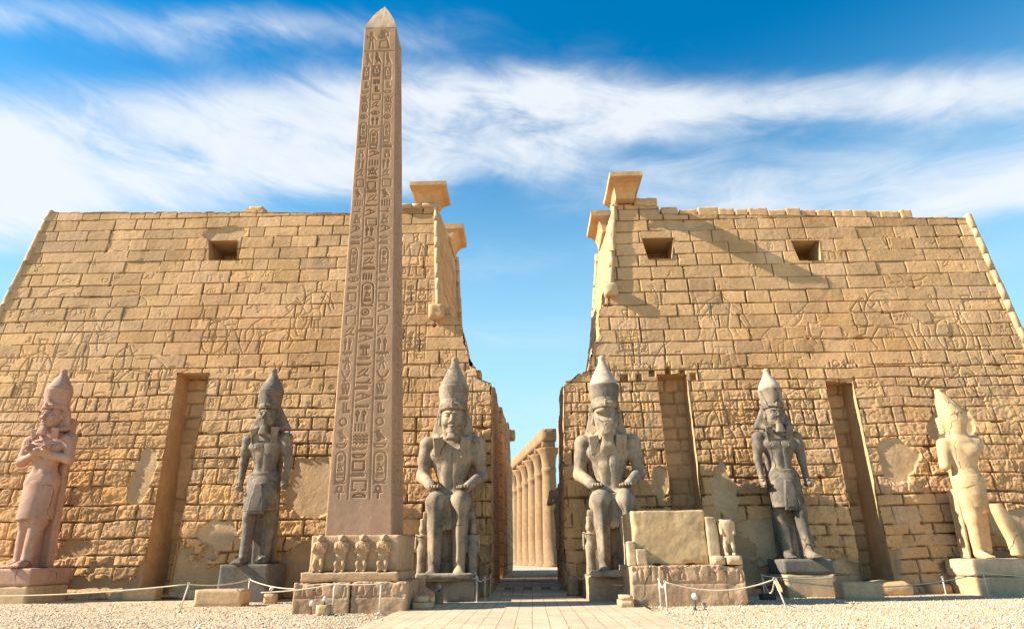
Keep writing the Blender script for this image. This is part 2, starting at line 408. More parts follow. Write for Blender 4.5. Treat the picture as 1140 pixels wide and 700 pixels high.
def masonry(X, Z, ch, bw, seed, er, warp=0.03, gap=(0.008, 0.03), holes=0.06):
    """height (m, negative = into wall) and per-block tint for block courses; ch, bw = course height and block width ranges"""
    r = np.random.default_rng(seed)
    Zw = Z + warp * vnoise(X * 0.35, Z * 0.5, seed) + 0.012 * vnoise(X * 1.6, Z * 1.6, seed + 2)
    Xw = X + 0.03 * vnoise(X * 0.9, Z * 0.9, seed + 5)
    z = Z.min() - 1.0; zs = [z]
    while z < Z.max() + 1.5:
        z += r.uniform(*ch); zs.append(z)
    zs = np.array(zs)
    ci = np.clip(np.searchsorted(zs, Zw) - 1, 0, len(zs) - 2)
    zl = zs[ci]; zr = zs[ci + 1]
    xl = np.zeros_like(X); xr = np.zeros_like(X); off = np.zeros_like(X); tint = np.zeros_like(X); gx = np.zeros_like(X); hue = np.zeros_like(X); tilt = np.zeros_like(X)
    gz_ = r.uniform(gap[0], gap[1], len(zs)); gz = gz_[ci]
    hole_pts = []
    for c in range(ci.min(), ci.max() + 1):
        m = ci == c
        if not m.any(): continue
        x = X.min() - 1 - r.uniform(0, 2); xs = [x]
        while x < X.max() + 3:
            x += r.uniform(*bw) * (1.5 if r.random() < 0.12 else 1.0); xs.append(x)
        xs = np.array(xs); n = len(xs)
        k = np.clip(np.searchsorted(xs, Xw[m]) - 1, 0, n - 2)
        xl[m] = xs[k]; xr[m] = xs[k + 1]
        off[m] = (r.normal(0, 0.009, n))[k]
        tilt[m] = (r.normal(0, 0.006, n))[k]
        tint[m] = (r.normal(0, 1, n))[k]; hue[m] = (r.normal(0, 1, n))[k]
        g = np.where(r.random(n) < 0.15, r.uniform(gap[1], gap[1] * 2.0, n), r.uniform(gap[0], gap[1], n))
        gx[m] = g[k]
        for q in range(n):
            if r.random() < holes: hole_pts.append((xs[q], zs[c] if r.random() < .7 else zs[c + 1], r.uniform(.05, .16), r.uniform(.04, .09)))
    du = np.minimum(Xw - xl, xr - Xw) - gx
    dv = np.minimum(Zw - zl, zr - Zw) - gz
    rn = 0.016 * fbm(X * 2.2, Z * 2.2, seed + 9, 4) * (1 + 3.0 * er)
    wear = sstep(0.0, 0.5, vnoise(X * 0.33, Z * 0.4, seed + 20))
    dd = np.minimum(du, dv) + rn - 0.012 * wear
    soft = 0.010 + 0.026 * er
    face = sstep(-0.012, 1.0, dd / soft)
    vis = sstep(-.55, .15, fbm(X * .8, Z * .8, seed + 40, 3)) * .75 + .25
    jd = (0.15 + 0.03 * er) * vis
    h = -jd * (1 - face) + off * (1 + er) + tilt * (Zw - zl) / (zr - zl + 1e-6) * 1.5
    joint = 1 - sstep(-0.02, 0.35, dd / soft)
    for (hx, hz, rx, rz) in hole_pts:
        if rx > .12: rx = rx * 2.2; rz = rz * .7
        q = ((X - hx) / rx) ** 2 + ((Z - hz) / rz) ** 2
        mk = q < 2.2
        h[mk] = np.minimum(h[mk], -0.34 * (1 - sstep(0.7, 1.5, q[mk])))
    return h, tint, hue, joint

Y0, BAT = 33.5, 0.09
def wall_y(z): return Y0 + BAT * z

# ------------------------------------------------------------------ ground
def plain_ground():
    m = bpy.data.materials.new("gravel_ground"); m.use_nodes = True
    nt = m.node_tree; N = nt.nodes.new; L = nt.links.new
    b = nt.nodes['Principled BSDF']; b.inputs['Roughness'].default_value = 0.95; b.inputs['Specular IOR Level'].default_value = 0.1
    tc = N('ShaderNodeTexCoord')
    vo = N('ShaderNodeTexVoronoi'); vo.inputs['Scale'].default_value = 11; L(tc.outputs['Object'], vo.inputs['Vector'])
    vo2 = N('ShaderNodeTexVoronoi'); vo2.inputs['Scale'].default_value = 26; L(tc.outputs['Object'], vo2.inputs['Vector'])
    n = N('ShaderNodeTexNoise'); n.inputs['Scale'].default_value = 0.35; n.inputs['Detail'].default_value = 6; L(tc.outputs['Object'], n.inputs['Vector'])
    r = N('ShaderNodeValToRGB'); e = r.color_ramp.elements
    e[0].position = 0.0; e[0].color = (0.30, 0.21, 0.13, 1); e[1].position = 1.0; e[1].color = (0.68, 0.55, 0.39, 1)
    q = r.color_ramp.elements.new(0.5); q.color = (0.52, 0.40, 0.26, 1)
    L(vo.outputs['Color'], r.inputs[0])
    r2 = N('ShaderNodeMapRange'); L(n.outputs['Fac'], r2.inputs[0]); r2.inputs[1].default_value = .3; r2.inputs[2].default_value = .7; r2.inputs[3].default_value = .85; r2.inputs[4].default_value = 1.12
    mx = N('ShaderNodeMix'); mx.data_type = 'RGBA'; mx.blend_type = 'MULTIPLY'; mx.inputs['Factor'].default_value = 1
    cc = N('ShaderNodeCombineColor')
    for i in range(3): L(r2.outputs[0], cc.inputs[i])
    L(r.outputs[0], mx.inputs['A']); L(cc.outputs[0], mx.inputs['B']); L(mx.outputs['Result'], b.inputs['Base Color'])
    bp = N('ShaderNodeBump'); bp.inputs['Strength'].default_value = 0.9; bp.inputs['Distance'].default_value = 0.04; bp.invert = True
    ad = N('ShaderNodeMath'); ad.operation = 'MULTIPLY_ADD'; L(vo2.outputs['Distance'], ad.inputs[0]); ad.inputs[1].default_value = .5; L(vo.outputs['Distance'], ad.inputs[2])
    L(ad.outputs[0], bp.inputs['Height']); L(bp.outputs[0], b.inputs['Normal'])
    xs = np.concatenate([np.linspace(-2500, -45, 14)[:-1], np.linspace(-45, 45, 181), np.linspace(45, 2500, 14)[1:]])
    ys = np.concatenate([np.linspace(-400, -5, 8)[:-1], np.linspace(-5, 60, 131), np.linspace(60, 3000, 14)[1:]])
    X, Y = np.meshgrid(xs, ys)
    Z = 0.05 * fbm(X * .25, Y * .25, 1.0, 4) + 0.03 - .02 * np.maximum(0, vnoise(X * 1.7, Y * 1.7, 6.0) - .3)
    Z = np.where((np.abs(X) < 45) & (Y < 60), Z, 0)
    Z -= 0.12 * (1 - sstep(0.2, 1.2, np.abs(X + 0.4) - 4.6)) * (Y < 60)     # hollow under the paving
    Z = np.where((Y > 36) & (Y < 300) & (np.abs(X) < 20), -0.3, Z)
    o = mesh_obj("ground", np.stack([X, Y, Z], -1).reshape(-1, 3), grid_faces(*X.shape), m, smooth=True)
    tag(o, kind="structure")
    return m
M_gravel = plain_ground()

def paver_mat(name, sx, sy, col, col2, mortar, bump=0.5):
    m = bpy.data.materials.new(name); m.use_nodes = True
    nt = m.node_tree; N = nt.nodes.new; L = nt.links.new
    b = nt.nodes['Principled BSDF']; b.inputs['Roughness'].default_value = 0.85; b.inputs['Specular IOR Level'].default_value = 0.2
    tc = N('ShaderNodeTexCoord')
    mp = N('ShaderNodeMapping'); L(tc.outputs['Object'], mp.inputs[0]); mp.inputs['Rotation'].default_value = (0, 0, R(90))
    nz = N('ShaderNodeTexNoise'); nz.inputs['Scale'].default_value = 2.5; L(tc.outputs['Object'], nz.inputs['Vector'])
    va = N('ShaderNodeVectorMath'); va.operation = 'MULTIPLY_ADD'; L(nz.outputs['Color'], va.inputs[0]); va.inputs[1].default_value = (.05, .05, 0); L(mp.outputs[0], va.inputs[2])
    br = N('ShaderNodeTexBrick'); L(va.outputs[0], br.inputs['Vector'])
    br.inputs['Color1'].default_value = (*col, 1); br.inputs['Color2'].default_value = (*col2, 1); br.inputs['Mortar'].default_value = (*mortar, 1)
    br.inputs['Scale'].default_value = 1; br.inputs['Mortar Size'].default_value = 0.014; br.inputs['Mortar Smooth'].default_value = 0.4
    br.inputs['Brick Width'].default_value = sx; br.inputs['Row Height'].default_value = sy; br.inputs['Bias'].default_value = 0
    n = N('ShaderNodeTexNoise'); n.inputs['Scale'].default_value = 3; n.inputs['Detail'].default_value = 10; n.inputs['Roughness'].default_value = .7; L(tc.outputs['Object'], n.inputs['Vector'])
    n3 = N('ShaderNodeTexNoise'); n3.inputs['Scale'].default_value = 0.5; n3.inputs['Detail'].default_value = 4; L(tc.outputs['Object'], n3.inputs['Vector'])
    mu = N('ShaderNodeMath'); mu.operation = 'ADD'; L(n.outputs['Fac'], mu.inputs[0]); L(n3.outputs['Fac'], mu.inputs[1])
    mr = N('ShaderNodeMapRange'); L(mu.outputs[0], mr.inputs[0]); mr.inputs[1].default_value = .7; mr.inputs[2].default_value = 1.3; mr.inputs[3].default_value = .8; mr.inputs[4].default_value = 1.15
    cc = N('ShaderNodeCombineColor')
    for i in range(3): L(mr.outputs[0], cc.inputs[i])
    mx = N('ShaderNodeMix'); mx.data_type = 'RGBA'; mx.blend_type = 'MULTIPLY'; mx.inputs['Factor'].default_value = 1
    L(br.outputs['Color'], mx.inputs['A']); L(cc.outputs[0], mx.inputs['B']); L(mx.outputs['Result'], b.inputs['Base Color'])
    ad = N('ShaderNodeMath'); ad.operation = 'MULTIPLY_ADD'; L(n.outputs['Fac'], ad.inputs[0]); ad.inputs[1].default_value = .25
    iv = N('ShaderNodeMath'); iv.operation = 'SUBTRACT'; iv.inputs[0].default_value = 1; L(br.outputs['Fac'], iv.inputs[1]); L(iv.outputs[0], ad.inputs[2])
    bp = N('ShaderNodeBump'); bp.inputs['Strength'].default_value = bump; bp.inputs['Distance'].default_value = 0.03; L(ad.outputs[0], bp.inputs['Height']); L(bp.outputs[0], b.inputs['Normal'])
    return m
M_pave = paver_mat("stone_paving", 0.62, 0.48, (0.56, 0.43, 0.285), (0.49, 0.37, 0.24), (0.27, 0.19, 0.11))

def prism(name, poly, y0, y1, mat, parent=None, ytop=None):
    """poly = [(x,z)] extruded from y0 to y1; y0/y1 may be functions of z"""
    fy = (lambda z: y0) if not callable(y0) else y0
    by = (lambda z: y1) if not callable(y1) else y1
    n = len(poly)
    v = [(x, fy(z), z) for x, z in poly] + [(x, by(z), z) for x, z in poly]
    f = [tuple(range(n))[::-1], tuple(range(n, 2 * n))] + [(i, (i + 1) % n, n + (i + 1) % n, n + i) for i in range(n)]
    return mesh_obj(name, v, f, mat, parent)

def rough_block(name, x0, x1, y0, y1, z0, z1, mat, parent=None, cell=0.12, amp=0.03, freq=1.6, bevel=0.04, seed=0, taper=0.0, yaw=0.0, smooth=True, shape=None, carve=None):
    """six-sided stone block with worn edges and an uneven surface"""
    hx, hy, hz = (x1 - x0) / 2, (y1 - y0) / 2, (z1 - z0) / 2
    nx = max(2, min(110, int(2 * hx / cell))); ny = max(2, min(60, int(2 * hy / cell))); nz = max(2, min(90, int(2 * hz / cell)))
    vid = {}; verts = []; faces = []
    def vv(i, j, k):
        key = (i, j, k)
        if key not in vid: vid[key] = len(verts); verts.append((-1 + 2 * i / nx, -1 + 2 * j / ny, -1 + 2 * k / nz))
        return vid[key]
    for i in range(nx):
        for j in range(ny):
            faces.append((vv(i, j, nz), vv(i + 1, j, nz), vv(i + 1, j + 1, nz), vv(i, j + 1, nz)))
            faces.append((vv(i, j, 0), vv(i, j + 1, 0), vv(i + 1, j + 1, 0), vv(i + 1, j, 0)))
    for i in range(nx):
        for k in range(nz):
            faces.append((vv(i, 0, k), vv(i + 1, 0, k), vv(i + 1, 0, k + 1), vv(i, 0, k + 1)))
            faces.append((vv(i, ny, k), vv(i, ny, k + 1), vv(i + 1, ny, k + 1), vv(i + 1, ny, k)))
    for j in range(ny):
        for k in range(nz):
            faces.append((vv(0, j, k), vv(0, j, k + 1), vv(0, j + 1, k + 1), vv(0, j + 1, k)))
            faces.append((vv(nx, j, k), vv(nx, j + 1, k), vv(nx, j + 1, k + 1), vv(nx, j, k + 1)))
    v = np.array(verts) * [hx, hy, hz]
    # rounded edges: clamp to inner box then push out by bevel radius
    b = min(bevel, hx * .8, hy * .8, hz * .8)
    inner = np.clip(v, [-hx + b, -hy + b, -hz + b], [hx - b, hy - b, hz - b])
    d = v - inner; ln = np.linalg.norm(d, axis=1, keepdims=True)
    v = inner + d / np.maximum(ln, 1e-6) * np.minimum(ln, b)
    w = v + [x0 + 17.3 * seed, y0, z0]
    nrm = v / [hx, hy, hz]; nrm = np.sign(nrm) * np.abs(nrm) ** 8; nrm /= np.maximum(np.linalg.norm(nrm, axis=1, keepdims=True), 1e-6)
    disp = fbm(w[:, 0] * freq, w[:, 1] * freq, w[:, 2] * freq, 6, .58)
    edge = (np.sort(np.abs(v) / [hx, hy, hz], axis=1)[:, 1]) ** 6
    chip = np.minimum(0, fbm(w[:, 0] * 2.1 + 40, w[:, 1] * 2.1, w[:, 2] * 2.1, 3) - 0.05) * edge * 1.6
    v = v + nrm * (disp * amp + chip * amp * 2.2)[:, None]
    if carve: v = carve(v, hx, hy, hz)
    if taper:
        s = 1 - taper * (v[:, 2] + hz) / (2 * hz); v[:, 0] *= s; v[:, 1] *= s
    v[:, 2] += hz
    if shape: v = shape(v)
    if yaw:
        c, s = math.cos(yaw), math.sin(yaw); v = np.stack([c * v[:, 0] - s * v[:, 1], s * v[:, 0] + c * v[:, 1], v[:, 2]], 1)
    o = mesh_obj(name, v, faces, mat, parent, smooth=smooth)
    loc = Vector(((x0 + x1) / 2, (y0 + y1) / 2, z0))
    if parent is not None: loc = loc - Vector(parent.location)
    o.location = loc
    return o

def tube(name, pts, rad, mat, parent=None, seg=12, joints=None, smooth=True, origin=(0, 0, 0)):
    pts = [Vector(p) for p in pts]; n = len(pts); V = []; F = []
    for i, p in enumerate(pts):
        t = (pts[min(i + 1, n - 1)] - pts[max(i - 1, 0)]).normalized()
        a = t.cross(Vector((0, 0, 1)));
        if a.length < 0.05: a = t.cross(Vector((0, 1, 0)))
        a.normalize(); b = t.cross(a)
        rr = rad[i] if isinstance(rad, (list, tuple, np.ndarray)) else rad
        for k in range(seg):
            an = 2 * math.pi * k / seg
            q = p + (a * math.cos(an) + b * math.sin(an)) * rr - Vector(origin)
            V.append(tuple(q))
    for i in range(n - 1):
        for k in range(seg):
            F.append((i * seg + k, i * seg + (k + 1) % seg, (i + 1) * seg + (k + 1) % seg, (i + 1) * seg + k))
    F.append(tuple(range(seg))[::-1]); F.append(tuple(range((n - 1) * seg, n * seg)))
    o = mesh_obj(name, V, F, mat, parent, smooth=smooth)
    if any(origin): o.location = origin
    return o

# paving: two shallow steps up into the gate, then the court beyond
def paving():
    nt = 0
    def slab(name, x0, x1, y0, y1, z, jag=0.0):
        xs = np.linspace(x0, x1, max(2, int((x1 - x0) / .25))); ys = np.linspace(y0, y1, max(2, int((y1 - y0) / .4)))
        X, Y = np.meshgrid(xs, ys); Z = np.full(X.shape, z) + 0.008 * vnoise(X * .8, Y * .8, 3)
        V = np.stack([X, Y, Z], -1).reshape(-1, 3); F = grid_faces(*X.shape)
        front = [(x0, y0, z - .35), (x1, y0, z - .35), (x1, y0, z), (x0, y0, z)]
        n = len(V); V = np.concatenate([V, np.array(front, float)]); F = np.concatenate([F, np.array([[n, n + 1, n + 2, n + 3]])])
        return tag(mesh_obj(name, V, F, M_pave), kind="structure")
    # the forecourt paving narrows slightly with the gravel edge on both sides
    slab("path", -4.75, 4.05, -6, 30.2, 0.07)
    slab("path", -2.45, 2.25, 30.2, 33.3, 0.085)
    slab("step", -2.0, 1.62, 33.3, 36.6, 0.20)
    slab("step", -2.3, 1.9, 36.6, 44.0, 0.34)
    slab("court_floor", -60, 60, 44.0, 320.0, 0.42)
paving()

# ------------------------------------------------------------------ pylon towers
RELIEF_SMALL = ['bird', 'falcon', 'reeds', 'water', 'sun', 'ankh', 'eye', 'mouth', 'basket', 'snake', 'viper', 'seated', 'standing', 'leg', 'arm', 'house', 'scarab', 'djed', 'was', 'hoe', 'bee', 'sedge', 'horn', 'jar', 'plumes', 'sickle']
FIG = {  # large incised figures, unit square
 'king': [arc(.42, .88, .05, .05, 0, 360, 10), [(.38, .92), (.37, .99), (.45, 1.0), (.47, .92)], [(.36, .82), (.26, .76), (.33, .55), (.36, .45)], [(.48, .82), (.60, .76), (.56, .56), (.52, .45)], [(.36, .45), (.52, .45), (.60, .34), (.62, .22), (.30, .22), (.32, .36), (.36, .45)], [(.34, .22), (.30, .0)], [(.42, .22), (.40, .0)], [(.52, .22), (.58, .0)], [(.60, .22), (.68, .02)], [(.60, .76), (.80, .60), (.92, .68)], [(.56, .70), (.74, .54), (.90, .60)], [(.26, .76), (.10, .62), (.02, .44)], [(.33, .68), (.18, .56), (.08, .40)], arc(.85, .62, .12, .32, 100, 260, 10)],
 'horse': [[(.05, .0), (.14, .35), (.10, .55), (.25, .68), (.55, .66), (.68, .78), (.76, .97), (.86, .90), (.97, .74), (.90, .70), (.80, .74), (.78, .52), (.86, .30), (.98, .25)], [(.22, .0), (.26, .30), (.45, .40), (.66, .42), (.80, .20), (.74, .05)], [(.68, .78), (.60, .88), (.70, .97)], [(.10, .55), (.0, .40), (.02, .2)], [(.35, .38), (.30, .0)], [(.72, .45), (.92, .42), (.98, .55)]],
 'wheel': [arc(.5, .35, .34, .34, 0, 360, 18), arc(.5, .35, .06, .06, 0, 360, 8), [(.5, .01), (.5, .69)], [(.16, .35), (.84, .35)], [(.1, .72), (.75, .72), (.85, 1.0)], [(.1, .72), (.08, .95)], [(.75, .6), (1.0, .62)]],
 'god': [arc(.5, .86, .09, .06, 0, 360, 10), [(.42, .92), (.36, 1.0), (.6, 1.0), (.56, .92)], [(.42, .78), (.24, .75), (.30, .52), (.34, .44)], [(.56, .78), (.74, .75), (.66, .55), (.62, .44)], [(.34, .44), (.28, .25), (.68, .25), (.62, .44), (.34, .44)], [(.34, .25), (.30, .0), (.45, .0)], [(.58, .25), (.62, .0), (.80, .0)], [(.74, .75), (.92, .6), (.92, .5)], [(.24, .75), (.1, .55), (.14, .42)], [(.92, .95), (.92, .0)]],
}
def fig(F, name, x, z, w, h, x0, z0, cell, sw, dp, flip=False):
    for p in FIG[name]:
        stroke(F, [((x + w * (1 - a if flip else a)), z + h * b) for a, b in p], x0, z0, cell, sw, dp)

def build_facade(name, parent, outline, holes, seed, patches, figures, columns, cell=0.036, smooth_zone=None, dark_zone=None, pits=()):
    xs0 = min(p[0] for p in outline) - .1; xs1 = max(p[0] for p in outline) + .1
    zs1 = max(p[1] for p in outline) + .1; zs0 = -0.25
    nx = int((xs1 - xs0) / cell) + 1; nz = int((zs1 - zs0) / cell) + 1
    X, Z = np.meshgrid(xs0 + np.arange(nx) * cell, zs0 + np.arange(nz) * cell)
    X = X.astype(np.float32); Z = Z.astype(np.float32)
    er = np.clip(sstep(12.5, 5.0, Z + 1.8 * fbm(X * .3, Z * .3, seed, 3)) * 0.85 + 0.06, 0, 1)
    hi = masonry(X, Z, (.72, .86), (.9, 2.3), seed, er * .5, 0.035, gap=(.004, .020), holes=.14)
    lo = masonry(X, Z, (.50, .92), (.55, 2.0), seed + 50, er, 0.10, gap=(.003, .024), holes=.13)
    t = sstep(12.2, 11.4, Z + .5 * vnoise(X * .4, Z * .2, seed + 3))
    h, tint, hue, joint = [np.where(t > .5, b, a) for a, b in zip(hi, lo)]
    # worn surface
    h = h + 0.014 * fbm(X * 1.3, Z * 1.3, seed + 4, 5) * (1 + 2.0 * er) + 0.012 * er * fbm(X * 5, Z * 5, seed + 6, 3)
    ridge = 1 - np.abs(vnoise(X * 2.6, Z * 2.9, seed + 31))
    h = h - 0.035 * er * sstep(.80, 1.0, ridge) * (joint < .3)
    crumb = fbm(X * 3.6, Z * 3.6, seed + 81, 4)
    h = h + .010 * fbm(X * 7, Z * 7, seed + 90, 3) * (.6 + er) + er * .055 * np.abs(crumb) - er * .05 * sstep(.18, .5, fbm(X * 1.0, Z * 1.3, seed + 83, 4))
    for (px_, pz_) in pits:
        q = np.maximum(np.abs(X - px_) / .15, np.abs(Z - pz_) / .19); h = np.where(q < 1.15, np.minimum(h, -.45 * (1 - sstep(.8, 1.15, q))), h)
    # carved relief
    F = np.zeros_like(h)
    r = random.Random(seed)
    for (f, x, z, w, hh, fl) in figures: fig(F, f, x, z, w, hh, xs0, zs0, cell, .052, .05, fl)
    z = 1.6
    while z < 19.5:
        x = xs0 + r.uniform(0, 1)
        dens = 0.75 if z < 12 else 0.38
        while x < xs1:
            s = r.uniform(.35, .80)
            if r.random() < dens:
                glyph(F, r.choice(RELIEF_SMALL), x, z + r.uniform(-.15, .15), s * r.uniform(.7, 1.2), s, xs0, zs0, cell, .045, .040 if z < 12 else .022, r.random() < .5)
            x += s * r.uniform(1.0, 1.7)
        z += r.uniform(.85, 1.15)
    for i in range(16):   # long sweeping outlines of the battle scenes
        x = r.uniform(xs0, xs1); z = r.uniform(5, 18); a = r.uniform(0, 6.28); p = [(x, z)]
        c = r.uniform(-.5, .5)
        for k in range(r.randint(4, 9)):
            x += .38 * math.cos(a); z += .38 * math.sin(a); a += c + r.uniform(-.25, .25); p.append((x, z))
        stroke(F, p, xs0, zs0, cell, .05, .035)
    for (cx0, cx1, cz0, cz1, n) in columns:    # ruled text columns and registers
        w = (cx1 - cx0) / n
        for i in range(n + 1): stroke(F, [(cx0 + w * i, cz0), (cx0 + w * i, cz1)], xs0, zs0, cell, .05, .035)
        for i in range(n):
            z = cz0 + .1
            while z < cz1 - .6:
                hh = r.uniform(.35, .65) * w
                glyph(F, r.choice(RELIEF_SMALL), cx0 + w * i + .12 * w, z, w * .76, hh, xs0, zs0, cell, .055, .05, r.random() < .5)
                z += hh * 1.12
    keep = .25 + .75 * sstep(-.35, .1, fbm(X * .35, Z * .35, seed + 12, 3))
    h = h + F * keep
    # plaster / mortar repairs: smooth areas set back, ragged outline
    P = np.zeros_like(h)
    for (px, pz, rx, rz) in patches:
        q = np.sqrt(((X - px) / rx) ** 2 + ((Z - pz) / rz) ** 2) + .75 * fbm(X * .8, Z * .9, seed + px, 5)
        P = np.maximum(P, sstep(1.06, .97, q))
    bandn = fbm(X * .6, Z * .8, seed + 77, 6, .6)
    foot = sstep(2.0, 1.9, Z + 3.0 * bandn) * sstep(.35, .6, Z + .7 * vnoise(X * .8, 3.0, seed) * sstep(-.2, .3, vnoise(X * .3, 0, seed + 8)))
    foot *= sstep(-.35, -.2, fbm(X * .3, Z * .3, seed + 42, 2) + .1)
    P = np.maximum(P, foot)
    smoothh = -0.10 - .05 * foot + 0.035 * fbm(X * 1.1, Z * 1.1, seed + 15, 5) - .03 * foot * np.abs(crumb) - BAT * 0
    h = h * (1 - P) + smoothh * P
    cols = np.empty(X.shape + (3,), np.float32)
    base = np.array(SAND)
    lum = 1 + .085 * tint + .10 * fbm(X * .12, Z * .2, seed + 33, 3) + .07 * fbm(X * .9, Z * .22, seed + 35, 4)
    for k, g in enumerate((0.012, 0.0, -0.05)):
        cols[..., k] = base[k] * lum * (1 + g * hue * (1 if k == 0 else 1))
    pat = sstep(-.1, .5, fbm(X * .16, Z * .16, seed + 37, 4)); cols *= (1 - pat[..., None] * (1 - np.array([.97, .90, .84])))
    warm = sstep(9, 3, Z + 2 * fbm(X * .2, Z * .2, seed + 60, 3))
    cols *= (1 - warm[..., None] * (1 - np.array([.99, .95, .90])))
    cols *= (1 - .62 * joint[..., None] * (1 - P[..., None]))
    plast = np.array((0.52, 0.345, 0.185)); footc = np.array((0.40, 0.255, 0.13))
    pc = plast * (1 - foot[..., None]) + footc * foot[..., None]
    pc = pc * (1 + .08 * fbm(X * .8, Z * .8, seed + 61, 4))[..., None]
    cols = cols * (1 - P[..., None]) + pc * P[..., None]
    Zj = Z + .06 * fbm(X * 2, Z * 2, seed + 70, 3); Xj = X + .06 * fbm(X * 2, Z * 2, seed + 71, 3)
    mask = in_poly(Xj, Zj, outline)
    for hp in holes: mask &= ~in_poly(X + .03 * vnoise(X * 4, Z * 4, 5), Z + .03 * vnoise(X * 4, Z * 4, 6), hp)
    V = np.stack([X, wall_y(Z) - h, Z], -1).reshape(-1, 3)
    Fc = grid_faces(nz, nx, mask)
    V, Fc, C = compact(V, Fc, cols.reshape(-1, 3))
    V = V - np.array(parent.location)
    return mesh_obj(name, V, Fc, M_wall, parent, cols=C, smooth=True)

def recess(name, parent, quad, depth_top, seed, mat=M_wall, vertical_back=True, shade_tone=1.0, back_mat=None):
    """slot in the facade: quad = TL,TR,BR,BL (x,z); back wall with courses, plus the jambs"""
    (tlx, tz), (trx, _), (brx, bz), (blx, _) = quad
    nu, nv = 26, max(12, int((tz - bz) / .07))
    u = np.linspace(0, 1, nu); v = np.linspace(0, 1, nv); U, Vv = np.meshgrid(u, v)
    e = .10
    Z = bz - e + (tz - bz + 2 * e) * Vv
    X = (blx - e + (tlx - blx) * Vv) * (1 - U) + (brx + e + (trx - brx) * Vv) * U
    h, tint, hue, joint = masonry(X.astype(np.float32), Z.astype(np.float32), (.6, .85), (.8, 1.6), seed, np.full(X.shape, .35, np.float32), .05, gap=(.015, .05))
    yb = wall_y(tz) + depth_top
    Yb = np.full(X.shape, yb) - h
    if not vertical_back: Yb = wall_y(Z) + depth_top - h
    P = [np.stack([X, Yb, Z], -1).reshape(-1, 3)]
    F = [grid_faces(nv, nu)]
    C = [np.repeat((np.array(SAND) * shade_tone)[None], X.size, 0) * (1 + .07 * tint.reshape(-1, 1)) * (1 - .2 * joint.reshape(-1, 1))]  # stone colour darkened inside the recess, painting in some of its shade
    n = X.size
    # jambs, head and sill as small grids between the front edge and the back
    def strip(a0, b0, sd):
        nonlocal n
        m = 14
        T = np.linspace(0, 1, nv if abs(a0[1] - b0[1]) > 1.2 else nu); S = np.linspace(0, 1, m)
        TT, SS = np.meshgrid(T, S)
        xx = a0[0] + (b0[0] - a0[0]) * TT; zz = a0[1] + (b0[1] - a0[1]) * TT
        y0_ = wall_y(zz) - .02
        y1_ = yb if vertical_back else wall_y(zz) + depth_top
        yy = y0_ + (y1_ + .05 - y0_) * SS
        dn = .03 * fbm(yy * 2, zz * 2 + xx, sd, 4)
        zz2 = zz * 1.0; xx2 = xx + dn * (abs(a0[1] - b0[1]) > 1.2)
        zz2 = zz + dn * (abs(a0[1] - b0[1]) <= 1.2)
        P.append(np.stack([xx2, yy, zz2], -1).reshape(-1, 3)); F.append(grid_faces(*TT.shape) + n)
        C.append(np.repeat((np.array(SAND) * 1.05 * shade_tone)[None], TT.size, 0)); n += TT.size
    strip((blx, bz), (tlx, tz), seed + 1); strip((brx, bz), (trx, tz), seed + 2)
    strip((tlx - .02, tz), (trx + .02, tz), seed + 3); strip((blx - .02, bz), (brx + .02, bz), seed + 4)
    V = np.concatenate(P) - np.array(parent.location)
    return mesh_obj(name, V, np.concatenate(F), mat, parent, cols=np.concatenate(C), smooth=True)

def moulding(name, parent, p0, p1, rad, seed, mat=M_moulding):
    """torus roll along a corner, in drums with worn joints"""
    r = random.Random(seed); p0 = Vector(p0); p1 = Vector(p1); L = (p1 - p0).length; pts = []; rr = []
    d = 0
    while d < L:
        s = r.uniform(.75, 1.3); e = min(L, d + s); off = Vector((r.uniform(-.02, .02), r.uniform(-.02, .02), 0)); q = rad * r.uniform(.97, 1.03)
        for t, k in ((0.0, .95), (.03, 1.0), (.5, 1.0), (.97, 1.0), (1.0, .95)):
            pts.append(p0.lerp(p1, (d + (e - d) * t) / L) + off); rr.append(q * k)
        d = e + .001
    pts = [tuple(p - Vector(parent.location)) for p in pts]
    return tube(name, pts, rr, mat, parent, seg=14)

def brick_side_mat():
    m = stone_mat("coursed_side_wall", SAND, var=0.15, bump=0.3, bscale=4, streak=0.4, dark=(.6, .52, .45))
    nt = m.node_tree; N = nt.nodes.new; L = nt.links.new
    b = nt.nodes['Principled BSDF']
    col = b.inputs['Base Color'].links[0].from_socket; nrm = b.inputs['Normal'].links[0].from_node
    tc = N('ShaderNodeTexCoord'); sp = N('ShaderNodeSeparateXYZ'); L(tc.outputs['Object'], sp.inputs[0])
    ad = N('ShaderNodeMath'); ad.operation = 'ADD'; L(sp.outputs[0], ad.inputs[0]); L(sp.outputs[1], ad.inputs[1])
    cb = N('ShaderNodeCombineXYZ'); L(ad.outputs[0], cb.inputs[0]); L(sp.outputs[2], cb.inputs[1])
    br = N('ShaderNodeTexBrick'); L(cb.outputs[0], br.inputs['Vector']); br.inputs['Scale'].default_value = 1
    br.inputs['Brick Width'].default_value = 1.5; br.inputs['Row Height'].default_value = .8; br.inputs['Mortar Size'].default_value = .03; br.inputs['Mortar Smooth'].default_value = .3
    br.inputs['Color1'].default_value = (1, 1, 1, 1); br.inputs['Color2'].default_value = (.86, .84, .82, 1); br.inputs['Mortar'].default_value = (.5, .45, .4, 1)
    mx = N('ShaderNodeMix'); mx.data_type = 'RGBA'; mx.blend_type = 'MULTIPLY'; mx.inputs['Factor'].default_value = 1
    L(col, mx.inputs['A']); L(br.outputs['Color'], mx.inputs['B']); L(mx.outputs['Result'], b.inputs['Base Color'])
    b2 = N('ShaderNodeBump'); b2.invert = True; b2.inputs['Strength'].default_value = 1; b2.inputs['Distance'].default_value = .12; L(br.outputs['Fac'], b2.inputs['Height'])
    L(b2.outputs[0], nrm.inputs['Normal'])
    return m
